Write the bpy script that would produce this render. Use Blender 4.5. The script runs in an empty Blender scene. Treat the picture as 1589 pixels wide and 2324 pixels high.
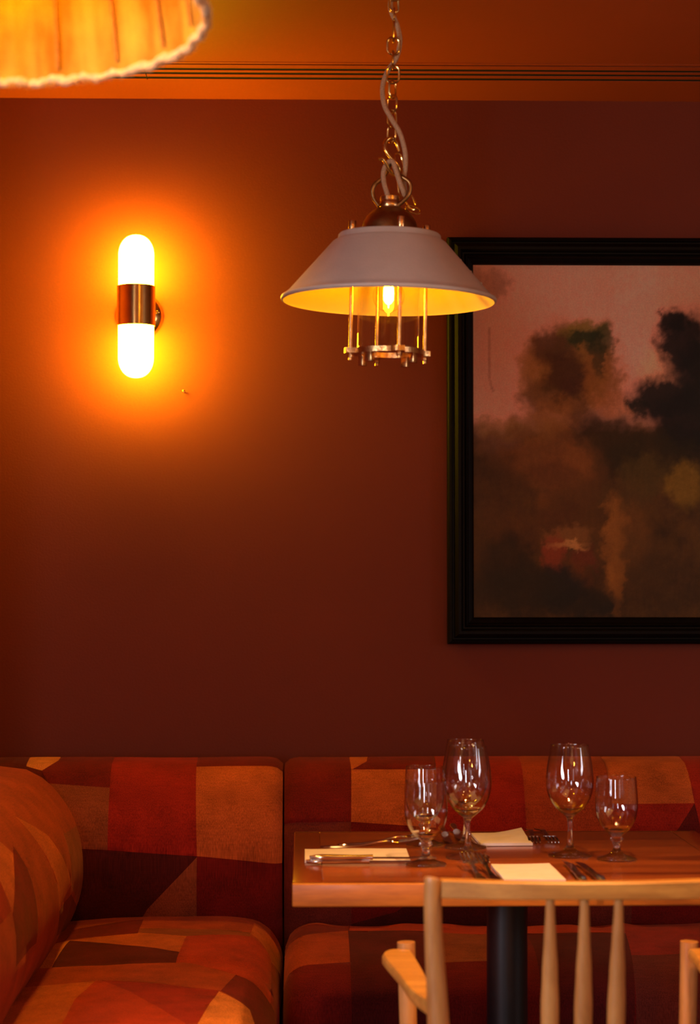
import bpy, bmesh, math, random
from math import sin, cos, pi, radians as R, sqrt
from mathutils import Vector, Matrix, noise
random.seed(7)
sc = bpy.context.scene
col = sc.collection

# ------------------------------------------------------------------ camera
FPX, CX, CY = 4518.9, 794.5, 1162.0
cam_d = bpy.data.cameras.new('camera'); cam = bpy.data.objects.new('camera', cam_d); col.objects.link(cam)
cam.location = (0, 0, 1.27)
cam.rotation_euler = (R(91.9), 0, R(-1.3))
cam_d.sensor_fit = 'VERTICAL'; cam_d.sensor_height = 36; cam_d.lens = 70
cam_d.clip_start = .05; cam_d.clip_end = 60
cam_d.dof.use_dof = True; cam_d.dof.focus_distance = 4.45; cam_d.dof.aperture_fstop = 4.5
sc.camera = cam
sc.view_settings.view_transform = 'Standard'; sc.view_settings.look = 'None'
sc.view_settings.gamma = 1; sc.view_settings.use_curve_mapping = False
sc.view_settings.exposure = 0.0
# ------------------------------------------------------------------ world and lights
w = bpy.data.worlds.new('world'); sc.world = w; w.use_nodes = True
w.node_tree.nodes['Background'].inputs[0].default_value = (.9, .5, .35, 1)
w.node_tree.nodes['Background'].inputs[1].default_value = .02

def area(name, loc, target, sx, sy, power, color, spread=None):
    l = bpy.data.lights.new(name, 'AREA'); l.shape = 'RECTANGLE'; l.size = sx; l.size_y = sy
    l.energy = power; l.color = color
    if spread: l.spread = R(spread)
    o = bpy.data.objects.new(name, l); col.objects.link(o); o.location = loc
    o.rotation_euler = (Vector(target) - Vector(loc)).to_track_quat('-Z', 'Z').to_euler()
    return o
def spot(name, loc, target, power, color, ang, blend, rad):
    l = bpy.data.lights.new(name, 'SPOT'); l.energy = power; l.color = color
    l.spot_size = R(ang); l.spot_blend = blend; l.shadow_soft_size = rad
    o = bpy.data.objects.new(name, l); col.objects.link(o); o.location = loc
    o.rotation_euler = (Vector(target) - Vector(loc)).to_track_quat('-Z', 'Y').to_euler()
    return o
RX_ = 4.0
DAY = (.95, .92, 1.0)
WARM = (1.0, .48, .04)
# daylight through the window of the left wall, and through two windows of the wall behind the viewer
for y_ in (-.25, .55): area('daylight_left_window', (-3.17, y_, 1.62), (2, 3.6+y_*.6, 1.25), .42, 1.55, 58.0, DAY)
area('added_right_daylight', (RX_-.03, 1.75, 1.62), (0, 3.3, 1.3), .42, 1.5, 17.0, DAY)  # added daylight, out of view, for highlights on the right of the glasses
area('daylight_rear_window', (-1.26, -2.95, 1.6), (-.60, 5.1, 1.15), .24, 1.4, 4.0, DAY, 60)
area('daylight_rear_window', (1.7, -2.95, 1.6), (1.2, 3, 1.3), .40, 1.4, 3, DAY)
# unseen warm downlights, added to brighten the table, chair and seat
spot('added_downlight', (.55, 2.75, 2.47), (.42, 3.15, .75), 190, (1, .48, .15), 50, .8, .04)
spot('added_downlight', (-.30, 3.55, 2.47), (-.30, 4.05, .45), 30, (1, .46, .12), 60, .9, .05)
def point(name, loc, power, color, rad):
    l = bpy.data.lights.new(name, 'POINT'); l.energy = power; l.color = color; l.shadow_soft_size = rad
    o = bpy.data.objects.new(name, l); col.objects.link(o); o.location = loc
# unseen warm bulbs, added to lift the wall and reflect in brass and glass
for p_ in ((-.45, .5, 2.3), (1.1, 1.7, 2.32), (1.9, -1.0, 2.1), (3.0, .9, 2.05)): point('fill_bulb', p_, 13, (1, .42, .05), .035)
# ------------------------------------------------------------------ pixel helpers (place real things at a known depth)
RC = cam.rotation_euler.to_matrix()
def ray(u, v): return RC @ Vector(((u-CX)/FPX, -(v-CY)/FPX, -1))
def atY(u, v, Y):
    d = ray(u, v); return Vector((0, 0, 1.27)) + d*(Y/d.y)
def atZ(u, v, Z):
    d = ray(u, v); return Vector((0, 0, 1.27)) + d*((Z-1.27)/d.z)
def atX(u, v, X):
    d = ray(u, v); return Vector((0, 0, 1.27)) + d*(X/d.x)

# ------------------------------------------------------------------ materials
def nmat(name):
    m = bpy.data.materials.new(name); m.use_nodes = True
    nt = m.node_tree; return m, nt, nt.nodes['Principled BSDF']
def pm(name, c, rough=.5, metal=0, var=.12, scale=8, bump=.0, bscale=60, coat=0, stretch=(1, 1, 1), detail=4, spec=.5, c2=None):
    m, nt, b = nmat(name); N, L = nt.nodes, nt.links
    tc = N.new('ShaderNodeTexCoord'); mp = N.new('ShaderNodeMapping'); mp.inputs['Scale'].default_value = stretch
    L.new(tc.outputs['Object'], mp.inputs['Vector'])
    nz = N.new('ShaderNodeTexNoise'); nz.inputs['Scale'].default_value = scale; nz.inputs['Detail'].default_value = detail
    L.new(mp.outputs[0], nz.inputs['Vector'])
    rp = N.new('ShaderNodeValToRGB'); rp.color_ramp.elements[0].position = .3; rp.color_ramp.elements[1].position = .7
    a = [x*(1-var) for x in c]; z = list(c2) if c2 else [min(1, x*(1+var)) for x in c]
    rp.color_ramp.elements[0].color = (*a, 1); rp.color_ramp.elements[1].color = (*z, 1)
    L.new(nz.outputs['Fac'], rp.inputs[0]); L.new(rp.outputs[0], b.inputs['Base Color'])
    b.inputs['Roughness'].default_value = rough; b.inputs['Metallic'].default_value = metal
    b.inputs['Specular IOR Level'].default_value = spec
    if coat: b.inputs['Coat Weight'].default_value = coat; b.inputs['Coat Roughness'].default_value = .12
    if bump:
        n2 = N.new('ShaderNodeTexNoise'); n2.inputs['Scale'].default_value = bscale; n2.inputs['Detail'].default_value = 3
        L.new(mp.outputs[0], n2.inputs['Vector'])
        bp = N.new('ShaderNodeBump'); bp.inputs['Strength'].default_value = bump; bp.inputs['Distance'].default_value = .002
        L.new(n2.outputs['Fac'], bp.inputs['Height']); L.new(bp.outputs[0], b.inputs['Normal'])
    return m
def linen(name, c):
    """hand-woven linen: warp and weft slub streaks, fine weave bump"""
    m, nt, b = nmat(name); N, L = nt.nodes, nt.links
    tc = N.new('ShaderNodeTexCoord')
    outs = []
    for s in ((520, 520, 12), (30, 30, 520), (12, 12, 12)):
        mp = N.new('ShaderNodeMapping'); mp.inputs['Scale'].default_value = s
        L.new(tc.outputs['Object'], mp.inputs['Vector'])
        nz = N.new('ShaderNodeTexNoise'); nz.inputs['Scale'].default_value = 1; nz.inputs['Detail'].default_value = 2
        L.new(mp.outputs[0], nz.inputs['Vector']); outs.append(nz.outputs['Fac'])
    ad = N.new('ShaderNodeMath'); ad.operation = 'ADD'; w2 = N.new('ShaderNodeMapRange'); w2.inputs['To Min'].default_value = .33; w2.inputs['To Max'].default_value = .67; L.new(outs[1], w2.inputs['Value'])
    L.new(outs[0], ad.inputs[0]); L.new(w2.outputs[0], ad.inputs[1])
    ad2 = N.new('ShaderNodeMath'); ad2.operation = 'MULTIPLY_ADD'; L.new(outs[2], ad2.inputs[0]); ad2.inputs[1].default_value = .7; L.new(ad.outputs[0], ad2.inputs[2])
    mr = N.new('ShaderNodeMapRange'); mr.inputs['From Min'].default_value = .95; mr.inputs['From Max'].default_value = 1.75
    mr.inputs['To Min'].default_value = .45; mr.inputs['To Max'].default_value = 1.55
    L.new(ad2.outputs[0], mr.inputs['Value'])
    vm = N.new('ShaderNodeVectorMath'); vm.operation = 'SCALE'; vm.inputs[0].default_value = c; L.new(mr.outputs[0], vm.inputs['Scale'])
    L.new(vm.outputs[0], b.inputs['Base Color'])
    b.inputs['Roughness'].default_value = .9; b.inputs['Specular IOR Level'].default_value = .15
    b.inputs['Sheen Weight'].default_value = .12; b.inputs['Sheen Roughness'].default_value = .5
    b.inputs['Sheen Tint'].default_value = (1, .45, .25, 1)
    bp = N.new('ShaderNodeBump'); bp.inputs['Strength'].default_value = .35; bp.inputs['Distance'].default_value = .0006
    L.new(ad.outputs[0], bp.inputs['Height']); L.new(bp.outputs[0], b.inputs['Normal'])
    return m
def wood(name, c1, c2, rough=.35, axis='X', scale=5, coat=.0, spec=.5, rot=0):
    m, nt, b = nmat(name); N, L = nt.nodes, nt.links
    tc = N.new('ShaderNodeTexCoord'); mp = N.new('ShaderNodeMapping')
    mp.inputs['Scale'].default_value = {'X': (1, 9, 9), 'Y': (9, 1, 9), 'Z': (9, 9, 1)}[axis]; mp.inputs['Rotation'].default_value = (0, 0, rot)
    L.new(tc.outputs['Object'], mp.inputs['Vector'])
    n1 = N.new('ShaderNodeTexNoise'); n1.inputs['Scale'].default_value = scale; n1.inputs['Detail'].default_value = 6; n1.inputs['Distortion'].default_value = .6
    n2 = N.new('ShaderNodeTexNoise'); n2.inputs['Scale'].default_value = scale*9; n2.inputs['Detail'].default_value = 3
    L.new(mp.outputs[0], n1.inputs['Vector']); L.new(mp.outputs[0], n2.inputs['Vector'])
    mx = N.new('ShaderNodeMath'); mx.operation = 'MULTIPLY_ADD'; mx.inputs[1].default_value = .35
    L.new(n2.outputs['Fac'], mx.inputs[0]); L.new(n1.outputs['Fac'], mx.inputs[2])
    rp = N.new('ShaderNodeValToRGB'); rp.color_ramp.elements[0].position = .45; rp.color_ramp.elements[1].position = .88
    rp.color_ramp.elements[0].color = (*c1, 1); rp.color_ramp.elements[1].color = (*c2, 1)
    L.new(mx.outputs[0], rp.inputs[0]); L.new(rp.outputs[0], b.inputs['Base Color'])
    b.inputs['Roughness'].default_value = rough; b.inputs['Specular IOR Level'].default_value = spec
    if coat: b.inputs['Coat Weight'].default_value = coat; b.inputs['Coat Roughness'].default_value = .15
    return m
def emit(name, c, s):
    m, nt, b = nmat(name); b.inputs['Base Color'].default_value = (*c, 1)
    b.inputs['Emission Color'].default_value = (*c, 1); b.inputs['Emission Strength'].default_value = s
    return m
def glass(name, tint=(1, 1, 1)):
    m, nt, b = nmat(name)
    g = nt.nodes.new('ShaderNodeBsdfGlass'); g.inputs['Color'].default_value = (*tint, 1); g.inputs['Roughness'].default_value = 0; g.inputs['IOR'].default_value = 1.5
    nt.links.new(g.outputs[0], nt.nodes['Material Output'].inputs['Surface']); return m
def glass_mix(name, k):
    """clear glass, part of the light passing straight through"""
    m, nt, b = nmat(name); N, L = nt.nodes, nt.links
    g = N.new('ShaderNodeBsdfGlass'); g.inputs['Roughness'].default_value = 0; g.inputs['IOR'].default_value = 1.5
    t = N.new('ShaderNodeBsdfTransparent'); x = N.new('ShaderNodeMixShader'); x.inputs[0].default_value = k
    L.new(g.outputs[0], x.inputs[1]); L.new(t.outputs[0], x.inputs[2]); L.new(x.outputs[0], N['Material Output'].inputs['Surface']); return m
def thin_glass(name, tint=(1, 1, 1), boost=1.0):
    """thin blown glass sheet: clear, with fresnel reflection"""
    m, nt, b = nmat(name); N, L = nt.nodes, nt.links
    t = N.new('ShaderNodeBsdfTransparent'); t.inputs['Color'].default_value = (*tint, 1)
    g = N.new('ShaderNodeBsdfGlossy'); g.inputs['Roughness'].default_value = .02
    ge = N.new('ShaderNodeNewGeometry'); dt = N.new('ShaderNodeVectorMath'); dt.operation = 'DOT_PRODUCT'
    L.new(ge.outputs['Normal'], dt.inputs[0]); L.new(ge.outputs['Incoming'], dt.inputs[1])
    def mth(op, a, b_):
        n_ = N.new('ShaderNodeMath'); n_.operation = op
        for i_, v_ in enumerate((a, b_)):
            if v_ is None: continue
            if isinstance(v_, (int, float)): n_.inputs[i_].default_value = v_
            else: L.new(v_, n_.inputs[i_])
        return n_.outputs[0]
    c_ = mth('SUBTRACT', 1.0, mth('ABSOLUTE', dt.outputs['Value'], None))
    class k_: pass
    k = k_(); k.outputs = [mth('MINIMUM', mth('MULTIPLY', mth('ADD', mth('MULTIPLY', mth('POWER', c_, 5.0), .93), .04), boost), 1.0)]
    x = N.new('ShaderNodeMixShader'); L.new(k.outputs[0], x.inputs[0]); L.new(t.outputs[0], x.inputs[1]); L.new(g.outputs[0], x.inputs[2])
    L.new(x.outputs[0], N['Material Output'].inputs['Surface']); return m

M = {}
M['wall'] = pm('terracotta_wall_paint', (.195, .029, .009), rough=.7, var=.07, scale=1.6, bump=.25, bscale=170, detail=6, spec=.35)
M['ceiling'] = pm('orange_ceiling_paint', (.38, .067, .013), rough=.6, var=.05, scale=2, bump=.15, bscale=150, spec=.3)
M['plaster'] = pm('bounce_plaster', (.55, .33, .18), rough=.7, var=.06, scale=2)  # pale finish for unseen walls, chosen to bounce warm light
M['floor'] = wood('dark_oak_floor', (.05, .02, .01), (.12, .05, .02), rough=.4, axis='Y', scale=3)
M['slot'] = pm('slot_shade_black', (.004, .002, .002), rough=.9)
M['brass'] = pm('polished_brass', (.83, .54, .17), rough=.2, metal=1, var=.10, scale=40)
M['bronze'] = pm('aged_bronze', (.34, .19, .07), rough=.36, metal=1, var=.35, scale=25, bump=.3, bscale=120)
M['copper'] = pm('worn_copper_brass', (.78, .46, .19), rough=.26, metal=1, var=.25, scale=50, bump=.25, bscale=200)
M['enamel'] = pm('cream_shade_enamel', (.62, .52, .44), rough=.42, var=.05, scale=20, bump=.15, bscale=250)
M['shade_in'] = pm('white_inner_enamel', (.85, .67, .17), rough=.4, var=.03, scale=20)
M['cord'] = pm('braided_cream_cord', (.60, .36, .20), rough=.9, var=.25, scale=500, bump=.8, bscale=900)
M['opal'] = emit('lit_opal_glass', (1, .62, .010), 116)
M['filament'] = emit('glowing_filament', (1, .44, .006), 300)
M['bulb'] = thin_glass('clear_bulb_glass', (.985, .96, .92), .8)
M['chimney'] = thin_glass('clear_chimney_glass', (.98, .965, .94), 1.2)
M['glass'] = glass('clear_table_glass', (.985, .985, .985))
M['black'] = pm('black_frame_lacquer', (.004, .003, .0025), rough=.48, var=.3, scale=30, spec=.12)
M['column'] = pm('black_powdercoat', (.006, .0065, .008), rough=.35, var=.2, scale=60, spec=.55)
M['table'] = wood('cherry_tabletop', (.11, .018, .004), (.42, .100, .018), rough=.22, axis='X', scale=1.7, coat=.3, rot=R(32))
M['table_end'] = wood('cherry_end_board', (.15, .026, .007), (.30, .066, .015), rough=.24, axis='Y', scale=2.2, coat=.3)
M['table_edge'] = wood('cherry_edge', (.20, .050, .006), (.52, .165, .016), rough=.4, axis='X', scale=3.0, coat=.1)
M['oak'] = wood('pale_oiled_oak', (.42, .17, .045), (.64, .32, .095), rough=.38, axis='Z', scale=4, coat=.15)
M['oak_x'] = wood('pale_oiled_oak_lengthwise', (.46, .20, .04), (.72, .36, .075), rough=.36, axis='X', scale=4, coat=.15)
M['napkin'] = pm('ivory_napkin_linen', (.80, .70, .66), rough=.9, var=.04, scale=40, bump=.4, bscale=500)
M['steel'] = pm('polished_cutlery_steel', (.72, .68, .64), rough=.14, metal=1, var=.06, scale=60)
M['dark_steel'] = pm('dark_cutlery_steel', (.25, .22, .21), rough=.22, metal=1, var=.1, scale=60)
M['tube'] = pm('window_white', (.6, .6, .6), rough=.5)

# ------------------------------------------------------------------ mesh helpers
def finish(name, bm, mat, parent=None, smooth=True, ang=40):
    me = bpy.data.meshes.new(name)
    bmesh.ops.recalc_face_normals(bm, faces=bm.faces[:])
    bm.to_mesh(me); bm.free()
    for m in (mat if isinstance(mat, (list, tuple)) else [mat]): me.materials.append(m)
    o = bpy.data.objects.new(name, me); col.objects.link(o)
    if smooth:
        for p in me.polygons: p.use_smooth = True
        try: me.set_sharp_from_angle(angle=R(ang))
        except Exception: pass
    if parent: o.parent = parent
    return o
def tag(o, label=None, cat=None, group=None, kind=None):
    if label: o['label'] = label
    if cat: o['category'] = cat
    if group: o['group'] = group
    if kind: o['kind'] = kind
    return o
def empty(name, loc, rz=0, rx=0, ry=0):
    o = bpy.data.objects.new(name, None); col.objects.link(o); o.location = loc; o.rotation_euler = (rx, ry, rz)
    o.empty_display_size = .05; return o
def children(o): return [c for c in bpy.data.objects if c.parent == o]
def copy_tree(o, parent=None):
    kids = children(o)
    c = o.copy(); col.objects.link(c)
    if parent is not None: c.parent = parent
    for ch in kids: copy_tree(ch, c)
    return c
def box(bm, c, s, bev=0, seg=2, mat=None):
    r = bmesh.ops.create_cube(bm, size=1); vs = r['verts']
    for v in vs: v.co = Vector((v.co.x*s[0], v.co.y*s[1], v.co.z*s[2]))
    es = list({e for v in vs for e in v.link_edges})
    if bev: 
        rr = bmesh.ops.bevel(bm, geom=es, offset=bev, segments=seg, profile=.5, affect='EDGES')
        vs = list({v for f in rr['faces'] for v in f.verts} | {v for v in vs if v.is_valid})
    M4 = mat or Matrix()
    for v in vs: v.co = M4 @ v.co + Vector(c) if mat is None else Vector(c) + (mat.to_3x3() @ v.co)
    return vs
def lathe(bm, prof, seg=48, axis_origin=(0, 0, 0), closed=False, a0=0, a1=2*pi):
    full = abs(a1-a0-2*pi) < 1e-6
    n = seg if full else seg+1
    rings = []
    for r, z in prof:
        if r < 1e-6: rings.append([bm.verts.new((axis_origin[0], axis_origin[1], axis_origin[2]+z))])
        else: rings.append([bm.verts.new((axis_origin[0]+r*cos(a0+(a1-a0)*i/seg), axis_origin[1]+r*sin(a0+(a1-a0)*i/seg), axis_origin[2]+z)) for i in range(n)])
    pairs = list(zip(rings, rings[1:]))
    if closed: pairs.append((rings[-1], rings[0]))
    for A, B in pairs:
        m = max(len(A), len(B))
        for i in range(m if full else m-1):
            j = (i+1) % m
            if len(A) == 1 and len(B) == 1: continue
            if len(A) == 1: bm.faces.new((A[0], B[i], B[j]))
            elif len(B) == 1: bm.faces.new((A[i], A[j], B[0]))
            else: bm.faces.new((A[i], A[j], B[j], B[i]))
def catmull(pts, n=8, closed=False):
    P = [Vector(p) for p in pts]; out = []
    m = len(P)
    rng = range(m if closed else m-1)
    for i in rng:
        if closed: a, b, c, d = P[(i-1) % m], P[i], P[(i+1) % m], P[(i+2) % m]
        else: a, b, c, d = P[max(i-1, 0)], P[i], P[i+1], P[min(i+2, m-1)]
        for k in range(n):
            t = k/n
            out.append(.5*((2*b)+(c-a)*t+(2*a-5*b+4*c-d)*t*t+(3*b-a-3*c+d)*t**3))
    if not closed: out.append(P[-1].copy())
    return out
def tube(bm, pts, rad, seg=10, closed=False, cap=True, flat=None):
    """sweep; rad a number or list; flat=(kx,ky) squashes the section"""
    P = [Vector(p) for p in pts]; n = len(P)
    rr = rad if isinstance(rad, (list, tuple)) else [rad]*n
    up = None; rings = []
    for i in range(n):
        if closed: t = P[(i+1) % n]-P[i-1]
        else: t = P[min(i+1, n-1)]-P[max(i-1, 0)]
        t.normalize()
        if up is None:
            up = Vector((0, 0, 1)) if abs(t.z) < .9 else Vector((0, 1, 0))
        s = t.cross(up)
        if s.length < 1e-6: s = t.orthogonal()
        s.normalize(); up = s.cross(t).normalized()
        kx, ky = flat or (1, 1)
        rings.append([bm.verts.new(P[i]+(s*cos(2*pi*k/seg)*kx+up*sin(2*pi*k/seg)*ky)*rr[i]) for k in range(seg)])
    for i in range(n if closed else n-1):
        A, B = rings[i], rings[(i+1) % n]
        off = 0
        if closed and i == n-1:   # match the twist of the last ring
            off = min(range(seg), key=lambda o: (A[0].co-B[o].co).length)
        for k in range(seg):
            bm.faces.new((A[k], A[(k+1) % seg], B[(k+1+off) % seg], B[(k+off) % seg]))
    if cap and not closed:
        bm.faces.new(rings[0]); bm.faces.new(rings[-1])
def cyl(bm, a, b, r, seg=20, bev=0):
    a, b = Vector(a), Vector(b); d = (b-a).normalized()
    if bev: tube(bm, [a, a+d*bev*.3, a+d*bev, b-d*bev, b-d*bev*.3, b], [r-bev, r-bev*.3, r, r, r-bev*.3, r-bev], seg)
    else: tube(bm, [a, b], r, seg)
def plate(bm, c, s):  # axis box without bevel
    box(bm, c, s)

# ------------------------------------------------------------------ the room
WY, LX, CZ = 5.1, -.88, 2.485   # back wall, left wall, ceiling height
CZ = atY(880, 227, WY).z
RX, FY = 4.0, -3.0
bm = bmesh.new(); box(bm, ((-3.4+RX)/2, (WY+FY)/2, -.05), (RX+3.4+.4, WY-FY+.6, .1)); tag(finish('floor', bm, M['floor'], smooth=False), kind='structure')
bm = bmesh.new(); box(bm, ((LX+RX)/2, WY+.1, 1.3), (RX-LX+1.2, .2, 3.0))
wall_o = tag(finish('wall_back', bm, M['wall'], smooth=False), kind='structure')
# left wall: short wing beside the banquette, then the room opens out to a far wall with a window
wy0, wy1, wz0, wz1 = -.58, .88, .78, 2.44; WX = -3.2; YE = 2.62
bm = bmesh.new()
box(bm, (LX-.1, (YE+WY)/2, 1.3), (.2, WY-YE, 3.0)); box(bm, ((WX+LX-.2)/2, YE+.1, 1.3), (LX-.2-WX, .2, 3.0))
tag(finish('wall_left', bm, M['wall'], smooth=False), kind='structure')
bm = bmesh.new(); TH = .2
box(bm, (WX-TH/2, (wy1+YE+.2)/2, 1.3), (TH, YE+.2-wy1, 3.0)); box(bm, (WX-TH/2, (FY+wy0)/2, 1.3), (TH, wy0-FY, 3.0))
box(bm, (WX-TH/2, (wy0+wy1)/2, wz0/2-.1), (TH, wy1-wy0, wz0+.2)); box(bm, (WX-TH/2, (wy0+wy1)/2, (wz1+2.8)/2), (TH, wy1-wy0, 2.8-wz1))
tag(finish('wall_far_left', bm, M['plaster'], smooth=False), kind='structure')
ra, rb_w = 1.48, 2.02
bm = bmesh.new(); box(bm, (RX+.1, (WY+.2+rb_w)/2, 1.3), (.2, WY+.2-rb_w, 3.0)); box(bm, (RX+.1, (FY-.2+ra)/2, 1.3), (.2, ra-FY+.2, 3.0))
box(bm, (RX+.1, (ra+rb_w)/2, .315), (.2, rb_w-ra, 1.03)); box(bm, (RX+.1, (ra+rb_w)/2, 2.61), (.2, rb_w-ra, .38)); tag(finish('wall_right', bm, M['plaster'], smooth=False), kind='structure')
bm = bmesh.new()
xs = [WX-.2, -1.51, -1.01, 1.45, 1.95, RX]
for a, b_, full in ((xs[0], xs[1], 1), (xs[1], xs[2], 0), (xs[2], xs[3], 1), (xs[3], xs[4], 0), (xs[4], xs[5], 1)):
    if full: box(bm, ((a+b_)/2, FY-.1, 1.3), (b_-a, .2, 3.0))
    else:
        box(bm, ((a+b_)/2, FY-.1, .375), (b_-a, .2, .95)); box(bm, ((a+b_)/2, FY-.1, 2.575), (b_-a, .2, .45))
tag(finish('wall_front', bm, M['plaster'], smooth=False), kind='structure')
def window(name, c, w_, h_, axis):
    bm = bmesh.new(); t = .05
    def bar(du, dz, su, sz):
        if axis == 'Y': box(bm, (c[0], c[1]+du, c[2]+dz), (.05, su, sz), .004)
        else: box(bm, (c[0]+du, c[1], c[2]+dz), (su, .05, sz), .004)
    for s in (-1, 1): bar(s*(w_/2-t/2), 0, t, h_); bar(0, s*(h_/2-t/2), w_, t)
    bar(0, 0, .03, h_); bar(0, h_*.15, w_, .03)
    tag(finish(name, bm, M['tube']), kind='structure')
window('window_1', (WX-.10, (wy0+wy1)/2, (wz0+wz1)/2), wy1-wy0, wz1-wz0, 'Y')
window('window_2', (-1.26, FY-.10, 1.6), .5, 1.5, 'X')
window('added_right_window', (RX+.08, (ra+rb_w)/2, 1.625), rb_w-ra, 1.59, 'Y')  # unseen window added to go with the extra daylight from the right
window('window_3', (1.70, FY-.10, 1.6), .5, 1.5, 'X')
# ceiling with an open channel for the slot vent
Ys = [WY*1085/(1312-v) for v in (146.6, 157.8, 167.4, 178.0)]
v0, v1 = Ys[0]-.022, Ys[3]+.022
bm = bmesh.new()
box(bm, ((-3.4+RX)/2, (v0+FY)/2-.2, CZ+.06), (RX+3.4+.4, v0-FY+.4, .12)); box(bm, ((LX+RX)/2, (v1+WY+.2)/2, CZ+.06), (RX-LX+1.2, WY+.2-v1, .12))
box(bm, ((LX+RX)/2, (v0+v1)/2, CZ+.11), (RX-LX+1.2, v1-v0+.02, .02))
tag(finish('ceiling', bm, M['ceiling'], smooth=False), kind='structure')
t = empty('ceiling_vent', (0, (v0+v1)/2, CZ))
tag(t, 'long linear slot vent with four dark slots running along the orange ceiling by the wall', 'vent')
L0, L1 = LX+.02, RX-.02
joint = atZ(331, 167, CZ).x
for seg_i, (xa, xb) in enumerate(((L0, joint-.0012), (joint+.0012, L1))):
    edges = [v0+.001] + [e for i, y in enumerate(Ys) for e in (y-(.0040, .0100, .0100, .0105)[i], y+(.0040, .0100, .0100, .0105)[i])] + [v1-.001]
    bm = bmesh.new()
    for k in range(0, len(edges), 2):
        a, b_ = edges[k], edges[k+1]
        box(bm, ((xa+xb)/2, (a+b_)/2-(v0+v1)/2, -.0003), (xb-xa, b_-a, .0012), 0)
    finish('slat_section', bm, M['ceiling'], t, smooth=False)
bm = bmesh.new(); box(bm, ((L0+L1)/2, 0, .045), (L1-L0, v1-v0-.004, .088)); finish('slot_shade_block', bm, M['slot'], t, smooth=False)  # solid black block just behind the slats, standing in for the shaded cavity

# ------------------------------------------------------------------ banquette
COLS = dict(r=(.31, .016, .008), dr=(.165, .0085, .006), m=(.10, .007, .006), ru=(.36, .050, .012), o=(.50, .105, .022),
            oc=(.66, .21, .05), br=(.27, .060, .020), mv=(.16, .024, .015), ro=(.42, .036, .010), dm=(.075, .008, .006))
KEYS = list(COLS)
LIN = [linen('linen_'+{'r': 'red', 'dr': 'dark_red', 'm': 'maroon', 'ru': 'rust', 'o': 'orange', 'oc': 'ochre', 'br': 'brown', 'mv': 'mauve', 'ro': 'red_orange', 'dm': 'deep_maroon'}[k], COLS[k]) for k in KEYS]
def inside(p, poly):
    c = False; n = len(poly)
    for i in range(n):
        x1, y1 = poly[i]; x2, y2 = poly[(i+1) % n]
        if (y1 > p[1]) != (y2 > p[1]) and p[0] < (x2-x1)*(p[1]-y1)/(y2-y1)+x1: c = not c
    return c
def patchwork(name, u0, u1, v0_, v1_, nu, nv, polys, default, mapf, parent, default_fn=None):
    """flat sheet cut along the patch seams, coloured per patch, then wrapped onto the cushion by mapf"""
    bm = bmesh.new(); V = [[bm.verts.new((u0+(u1-u0)*i/nu, v0_+(v1_-v0_)*j/nv, 0)) for j in range(nv+1)] for i in range(nu+1)]
    for i in range(nu):
        for j in range(nv): bm.faces.new((V[i][j], V[i+1][j], V[i+1][j+1], V[i][j+1]))
    for k, poly in polys:
        n = len(poly)
        for i in range(n):
            a, b_ = Vector((*poly[i], 0)), Vector((*poly[(i+1) % n], 0))
            if (b_-a).length < 1e-5: continue
            d = (b_-a).normalized(); nrm = Vector((-d.y, d.x, 0))
            lo = Vector((min(a.x, b_.x)-.03, min(a.y, b_.y)-.03)); hi = Vector((max(a.x, b_.x)+.03, max(a.y, b_.y)+.03))
            fs = [f for f in bm.faces if lo.x < f.calc_center_median().x < hi.x and lo.y < f.calc_center_median().y < hi.y]
            if not fs: continue
            geom = list(fs)+list({e for f in fs for e in f.edges})+list({v for f in fs for v in f.verts})
            bmesh.ops.bisect_plane(bm, geom=geom, plane_co=a, plane_no=nrm, dist=1e-5)
    for f in bm.faces:
        c = f.calc_center_median(); f.material_index = KEYS.index(default_fn((c.x, c.y)) if default_fn else default)
        for k, poly in polys:
            if inside((c.x, c.y), poly): f.material_index = KEYS.index(k); break
    # seam: vertices between two colours sink a little
    seam = set()
    for e in bm.edges:
        if len(e.link_faces) == 2 and e.link_faces[0].material_index != e.link_faces[1].material_index: seam.update(v.index for v in e.verts)
    bm.verts.index_update()
    seam = {v for e in bm.edges if len(e.link_faces) == 2 and e.link_faces[0].material_index != e.link_faces[1].material_index for v in e.verts}
    for v in bm.verts:
        p = mapf(v.co.x, v.co.y)
        v.co = p
    bm.normal_update()
    for v in seam: v.co -= v.normal*.0008*(1 if v.normal.length else 0)
    o = finish(name, bm, LIN, parent, ang=80)
    return o
def pinch(t, a, b, r=.035):
    """0 in the middle, rising to 1 at the two ends of the run"""
    d = min(t-a, b-t)
    if d >= r: return 0
    x = 1-max(d, 0)/r
    return 1-sqrt(max(0, 1-x*x))
# back cushion section: (distance from wall, height), from behind over the top to the front and under
bp_pts = [(.03, .40), (.03, .60), (.045, .74), (.10, .812), (.18, .826), (.255, .80), (.315, .735), (.352, .655), (.36, .57), (.34, .49), (.305, .42), (.27, .35)]
bp = [(p.x, p.y) for p in catmull([(a, b_, 0) for a, b_ in bp_pts], 8)]
top_i = max(range(len(bp)), key=lambda i: bp[i][1])
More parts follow.
